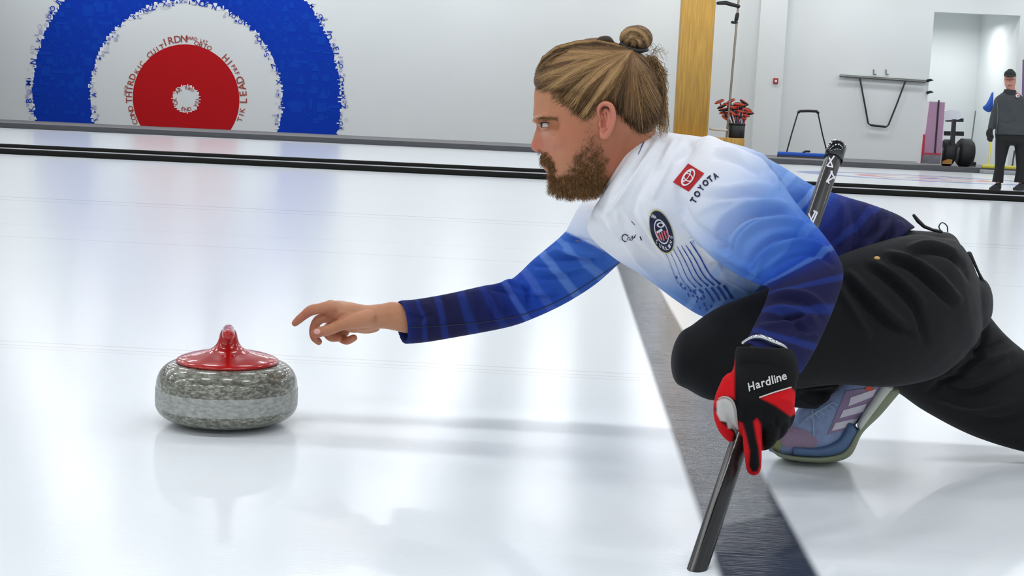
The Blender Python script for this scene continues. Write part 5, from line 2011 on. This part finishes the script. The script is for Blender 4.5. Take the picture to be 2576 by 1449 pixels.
for ch, x, w_, h_ in zip('Hardline', xs, wds, hts):
    cc = np.array([1890, 972.0]) + np.array([ca_, sa_]) * x * 1.14
    cc = cc + np.array([0.1, -.95]) * (h_ - 9.2) * -.0 + np.array([.3, 1]) * (9.2 - h_) * .9
    lst.append(text2d(ch, cc, np.array([ca_, sa_]) * w_ * 1.2, np.array([-.18, -1]) * h_ * 1.15, 0.021))
V2, F2 = merge2d(lst)
decal('glove_wordmark', V2, F2, GT, mat('print_silver', (205, 203, 200), 0.5), glove, 0.0022)
decal('glove_piping', *strip2d([(1910, 1000), (1950, 986), (1991, 974)], 3.2), GT, MATS['print_silver'], glove, 0.0022)
decal('palm_edge', *strip2d([(1806, 1003), (1822, 998), (1840, 1006), (1850, 1030), (1856, 1084)], [2.5, 4, 5, 5, 3]), GT, mat('glove_grey', (176, 168, 160), .7), glove, 0.0022)
V, Fc = tube([W(1870, 862, 2.10), W(1893, 850, 2.085), W(1918, 849, 2.075), W(1945, 860, 2.065), W(1970, 872, 2.07), W(1985, 888, 2.085)], [.003, .0038, .0042, .0042, .004, .003], 12, res=4)
obj('wristband', V, Fc, mat('bright_steel', (215, 218, 222), 0.15, metal=0.9), curler)

# ------------------------------------------------------------------ broom held along the arm
ctop = W(2103, 378, 2.455)
cbot = W(1738, 1480, 1.94)
dirb = _n(cbot - ctop)
br = empty('curling_broom', W(1738, 1480, 1.94), 'black carbon curling broom held in the gloved hand with its end raised behind the back', 'broom')
bot2 = cbot + dirb * 0.10
mb = MB().tube([ctop, ctop + dirb * .4, cbot, bot2], [.0146, .0146, .0150, .0152], 28)
carb = mat('carbon_shaft', (28, 27, 27), 0.36, noise=0.3, nscale=400, coat=0.25, stretch=(1, 1, 1))
shaft = obj('shaft', mb.V, mb.F, carb, br)
V, Fc = tube([ctop - dirb * .012, ctop - dirb * .0115, ctop - dirb * .008, ctop + dirb * .022, ctop + dirb * .0225], [.012, .0155, .0172, .0172, .015], 32, cap=False)
obj('end_cap', V, Fc, mat('glossy_black', (16, 16, 18), 0.15, coat=1), br)
SH = bvh(shaft)
lst = []
for (a_, b_) in (((2086, 396), (2094, 418)), ((2099, 392), (2080, 418)), ((2090, 430), (2098, 446)), ((2094, 430), (2083, 452)), ((2078, 458), (2104, 442)), ((2100, 446), (2094, 474)),
                 ((2034, 536), (2044, 560)), ((2052, 531), (2036, 562)), ((2056, 534), (2042, 566)), ((2082, 418), (2096, 420)), ((2046, 530), (2056, 534)), ((2080, 452), (2086, 462))):
    lst.append(strip2d([a_, ((a_[0] + b_[0]) / 2, (a_[1] + b_[1]) / 2), b_], 3.6))
V2, F2 = merge2d(lst)
decal('white_markings', V2, F2, SH, wl, br, 0.001)
# sole-side strip: stitched seam along the lower shaft
V, Fc = tube([W(1845, 1112, 2.065), W(1735, 1449, 1.94)], .0022, 8)
obj('seam_line', V, Fc, mat('seam_grey', (120, 118, 116), 0.4), br)
pk = []
for k_ in range(16):
    t = k_ / 15
    q = np.array([1880, 1150.]) * (1 - t) + np.array([1792, 1440.]) * t
    if k_ in (5, 9, 12):
        pk.append(ellipsoid(W(q[0] - 4, q[1], 2.06 - .12 * t), (.006, .004, .016), 10, 8))
if pk:
    b_ = MB()
    for v_, f_ in pk:
        b_.add(v_, f_)

# ================================================================== STANDING MAN IN THE BACKGROUND
YM = 20.6
pm = G(2530, 478)
man = empty('person', (pm[0], YM, 0), 'person in black cap, grey pullover and black trousers standing on the far sheet', 'person')
hd = loft([(2532, 183, 2552, 184, YM, .07), (2526, 193, 2556, 194, YM, .095), (2526, 205, 2556, 206, YM, .1), (2528, 216, 2553, 217, YM, .09), (2533, 224, 2549, 225, YM, .065)], 24, 5, cap0=.4, cap1=.3)
nk = loft([(2534, 212, 2552, 212, YM, .07), (2530, 236, 2556, 238, YM, .08)], 20, 4)
nose_m = ellipsoid(W(2540, 209, YM - .105), (.018, .03, .03))
tb = loft([(2520, 238, 2568, 240, YM, .09), (2505, 252, 2584, 256, YM, .13), (2508, 300, 2582, 304, YM, .14), (2510, 330, 2582, 332, YM, .12)], 24, 4, cap1=.1)
lg1 = loft([(2512, 340, 2540, 342, YM, .10), (2510, 400, 2526, 402, YM, .07), (2504, 462, 2516, 464, YM, .05)], 20, 4)
lg2 = loft([(2556, 342, 2584, 342, YM, .10), (2561, 400, 2578, 402, YM, .07), (2562, 462, 2573, 464, YM, .05)], 20, 4)
arm_l = [(2506, 244, 2526, 250, YM, .07), (2497, 268, 2516, 272, YM, .065), (2490, 295, 2508, 300, YM - .02, .06), (2484, 325, 2499, 330, YM - .05, .05)]
arm_r = [(2566, 246, 2588, 250, YM, .07), (2578, 270, 2598, 272, YM, .065), (2588, 296, 2606, 300, YM - .02, .06), (2594, 325, 2610, 330, YM - .05, .05)]
V, Fc, _ = remesh([hd[:2], nk[:2], nose_m, tb[:2], lg1[:2], lg2[:2], loft(arm_l, 18, 4, shrink=.55)[:2], loft(arm_r[1:], 18, 4, shrink=.55)[:2],
                   ellipsoid(W(2490, 337, YM - .06), (.025, .02, .06)), ellipsoid(W(2604, 337, YM - .06), (.025, .02, .06))], .012, 2)
skm = mat('skin_far', (196, 138, 122), 0.55, noise=0.06, nscale=12)
mb_ = obj('body', V, Fc, skm, man)
pull = [loft([(2531, 228, 2554, 230, YM, .075), (2514, 238, 2572, 242, YM, .11), (2500, 254, 2588, 258, YM, .15), (2503, 290, 2588, 294, YM, .165), (2504, 320, 2590, 322, YM, .165), (2502, 338, 2592, 341, YM, .165)], 32, 5, 2.3, cap0=.05, cap1=0, hollow=.05)[:2],
        loft(arm_l, 22, 5, cap1=0, hollow=.03)[:2], loft(arm_r, 22, 5, cap1=0, hollow=.03)[:2]]
V, Fc, _ = remesh(pull, .011, 2)
V = sculpt(V, Fc, [([(2505, 300), (2530, 310), (2560, 305)], -12, 4), ([(2510, 330), (2540, 322), (2580, 330)], 10, 4), ([(2512, 262), (2509, 300)], -14, 2.5)])
pl_ = obj('pullover', V, Fc, mat('charcoal_fleece', (62, 66, 70), 0.85, noise=0.1, nscale=6, bump=0.4, bscale=14, bdist=0.02), man)
PT = bvh(pl_)
V, Fc = loft([(2527, 224, 2556, 227, YM, .09), (2523, 232, 2560, 235, YM, .105), (2519, 238, 2566, 241, YM, .11)], 24, 4, cap0=0, cap1=0.1)[:2]
obj('collar', V, Fc, mat('collar_black', (36, 38, 40), 0.8), pl_)
silver = mat('piping_grey', (130, 132, 138), 0.6)
decal('piping', *merge2d([strip2d([(2503, 246), (2509, 262), (2510, 295), (2506, 335)], .9), strip2d([(2524, 238), (2512, 240), (2504, 247)], .9)]), PT, silver, pl_, .02)
decal('chest_patch', *disc2d((2560, 241), (5, 0), (0, 4.5), 0, 1, 16, 2), PT, wl, pl_, .03)
decal('chest_patch_red', *disc2d((2561, 241), (2.5, 0), (0, 2), 0, 1, 12, 2), PT, rl, pl_, .04)
tr = [loft([(2502, 334, 2591, 337, YM, .15), (2504, 352, 2592, 355, YM, .155)], 26, 4, cap0=.05, cap1=.3)[:2],
      loft([(2504, 345, 2545, 348, YM, .12), (2503, 380, 2536, 382, YM, .11), (2502, 420, 2527, 421, YM, .10), (2495, 458, 2524, 461, YM, .10)], 24, 5, cap0=.3, cap1=0, hollow=.03)[:2],
      loft([(2550, 348, 2592, 350, YM, .12), (2553, 382, 2590, 384, YM, .11), (2556, 422, 2586, 423, YM, .10), (2550, 459, 2580, 461, YM, .10)], 24, 5, cap0=.3, cap1=0, hollow=.03)[:2]]
V, Fc, _ = remesh(tr, .011, 2)
obj('trousers', V, Fc, mat('black_cloth', (16, 16, 18), 0.8, bump=0.4, bscale=10, bdist=0.02), man)
for (u, dx) in ((2505, -1), (2565, 1)):
    V, Fc = loft([(u - 16, 472, u - 16, 479, YM - .08, .05), (u - 4, 464, u - 4, 480, YM - .04, .06), (u + 10, 458, u + 10, 480, YM, .055)], 20, 4, 2.4)[:2]
    sh = obj('shoe', V, Fc, mat('black_shoe', (24, 24, 26), 0.5), man)
# cap
V, Fc = loft([(2535, 175, 2549, 176, YM, .05), (2527, 182, 2555, 183, YM, .095), (2525, 191, 2557, 192, YM, .11)], 26, 5, cap0=.3, cap1=0.05)[:2]
cp_ = obj('cap', V, Fc, mat('cap_black', (24, 34, 34), 0.7), man)
V, Fc = ellipsoid(W(2540, 191.5, YM - .12), (.085, .08, .012), 20, 8)
obj('brim', V, Fc, MATS['cap_black'], cp_)
V, Fc = tube([W(2528, 201, YM - .1), W(2534, 200, YM - .12), W(2540, 201, YM - .125), W(2547, 200, YM - .12), W(2554, 201, YM - .1)], .005, 6)
obj('glasses', V, Fc, mat('glasses_frame', (90, 60, 60), 0.4), man)
V, Fc = tube([W(2535, 216, YM - .09), W(2540, 215.4, YM - .1), W(2546, 216, YM - .09)], .006, 6)
obj('lips', V, Fc, mat('lips_far', (150, 84, 78), 0.6), mb_)
for (c_, s_) in (((2489, 338), 1), ((2605, 338), -1)):
    parts = [ellipsoid(W(c_[0], c_[1] - 3, YM - .06), (.05, .04, .075), 16, 12)]
    for q in range(4):
        parts.append(tube([W(c_[0] - 4 + 3 * q, c_[1] + 4, YM - .07), W(c_[0] - 4 + 3.2 * q, c_[1] + 12, YM - .08), W(c_[0] - 1 + 2.5 * q, c_[1] + 18 - abs(q - 1.5), YM - .05)], [.014, .013, .011], 8, res=3))
    parts.append(tube([W(c_[0] + 5 * s_, c_[1] - 2, YM - .08), W(c_[0] + 9 * s_, c_[1] + 5, YM - .1), W(c_[0] + 8 * s_, c_[1] + 11, YM - .09)], [.014, .014, .011], 8, res=3))
    V, Fc, _ = remesh(parts, .006, 2)
    obj('glove', V, Fc, mat('black_glove', (22, 22, 24), 0.7), man)
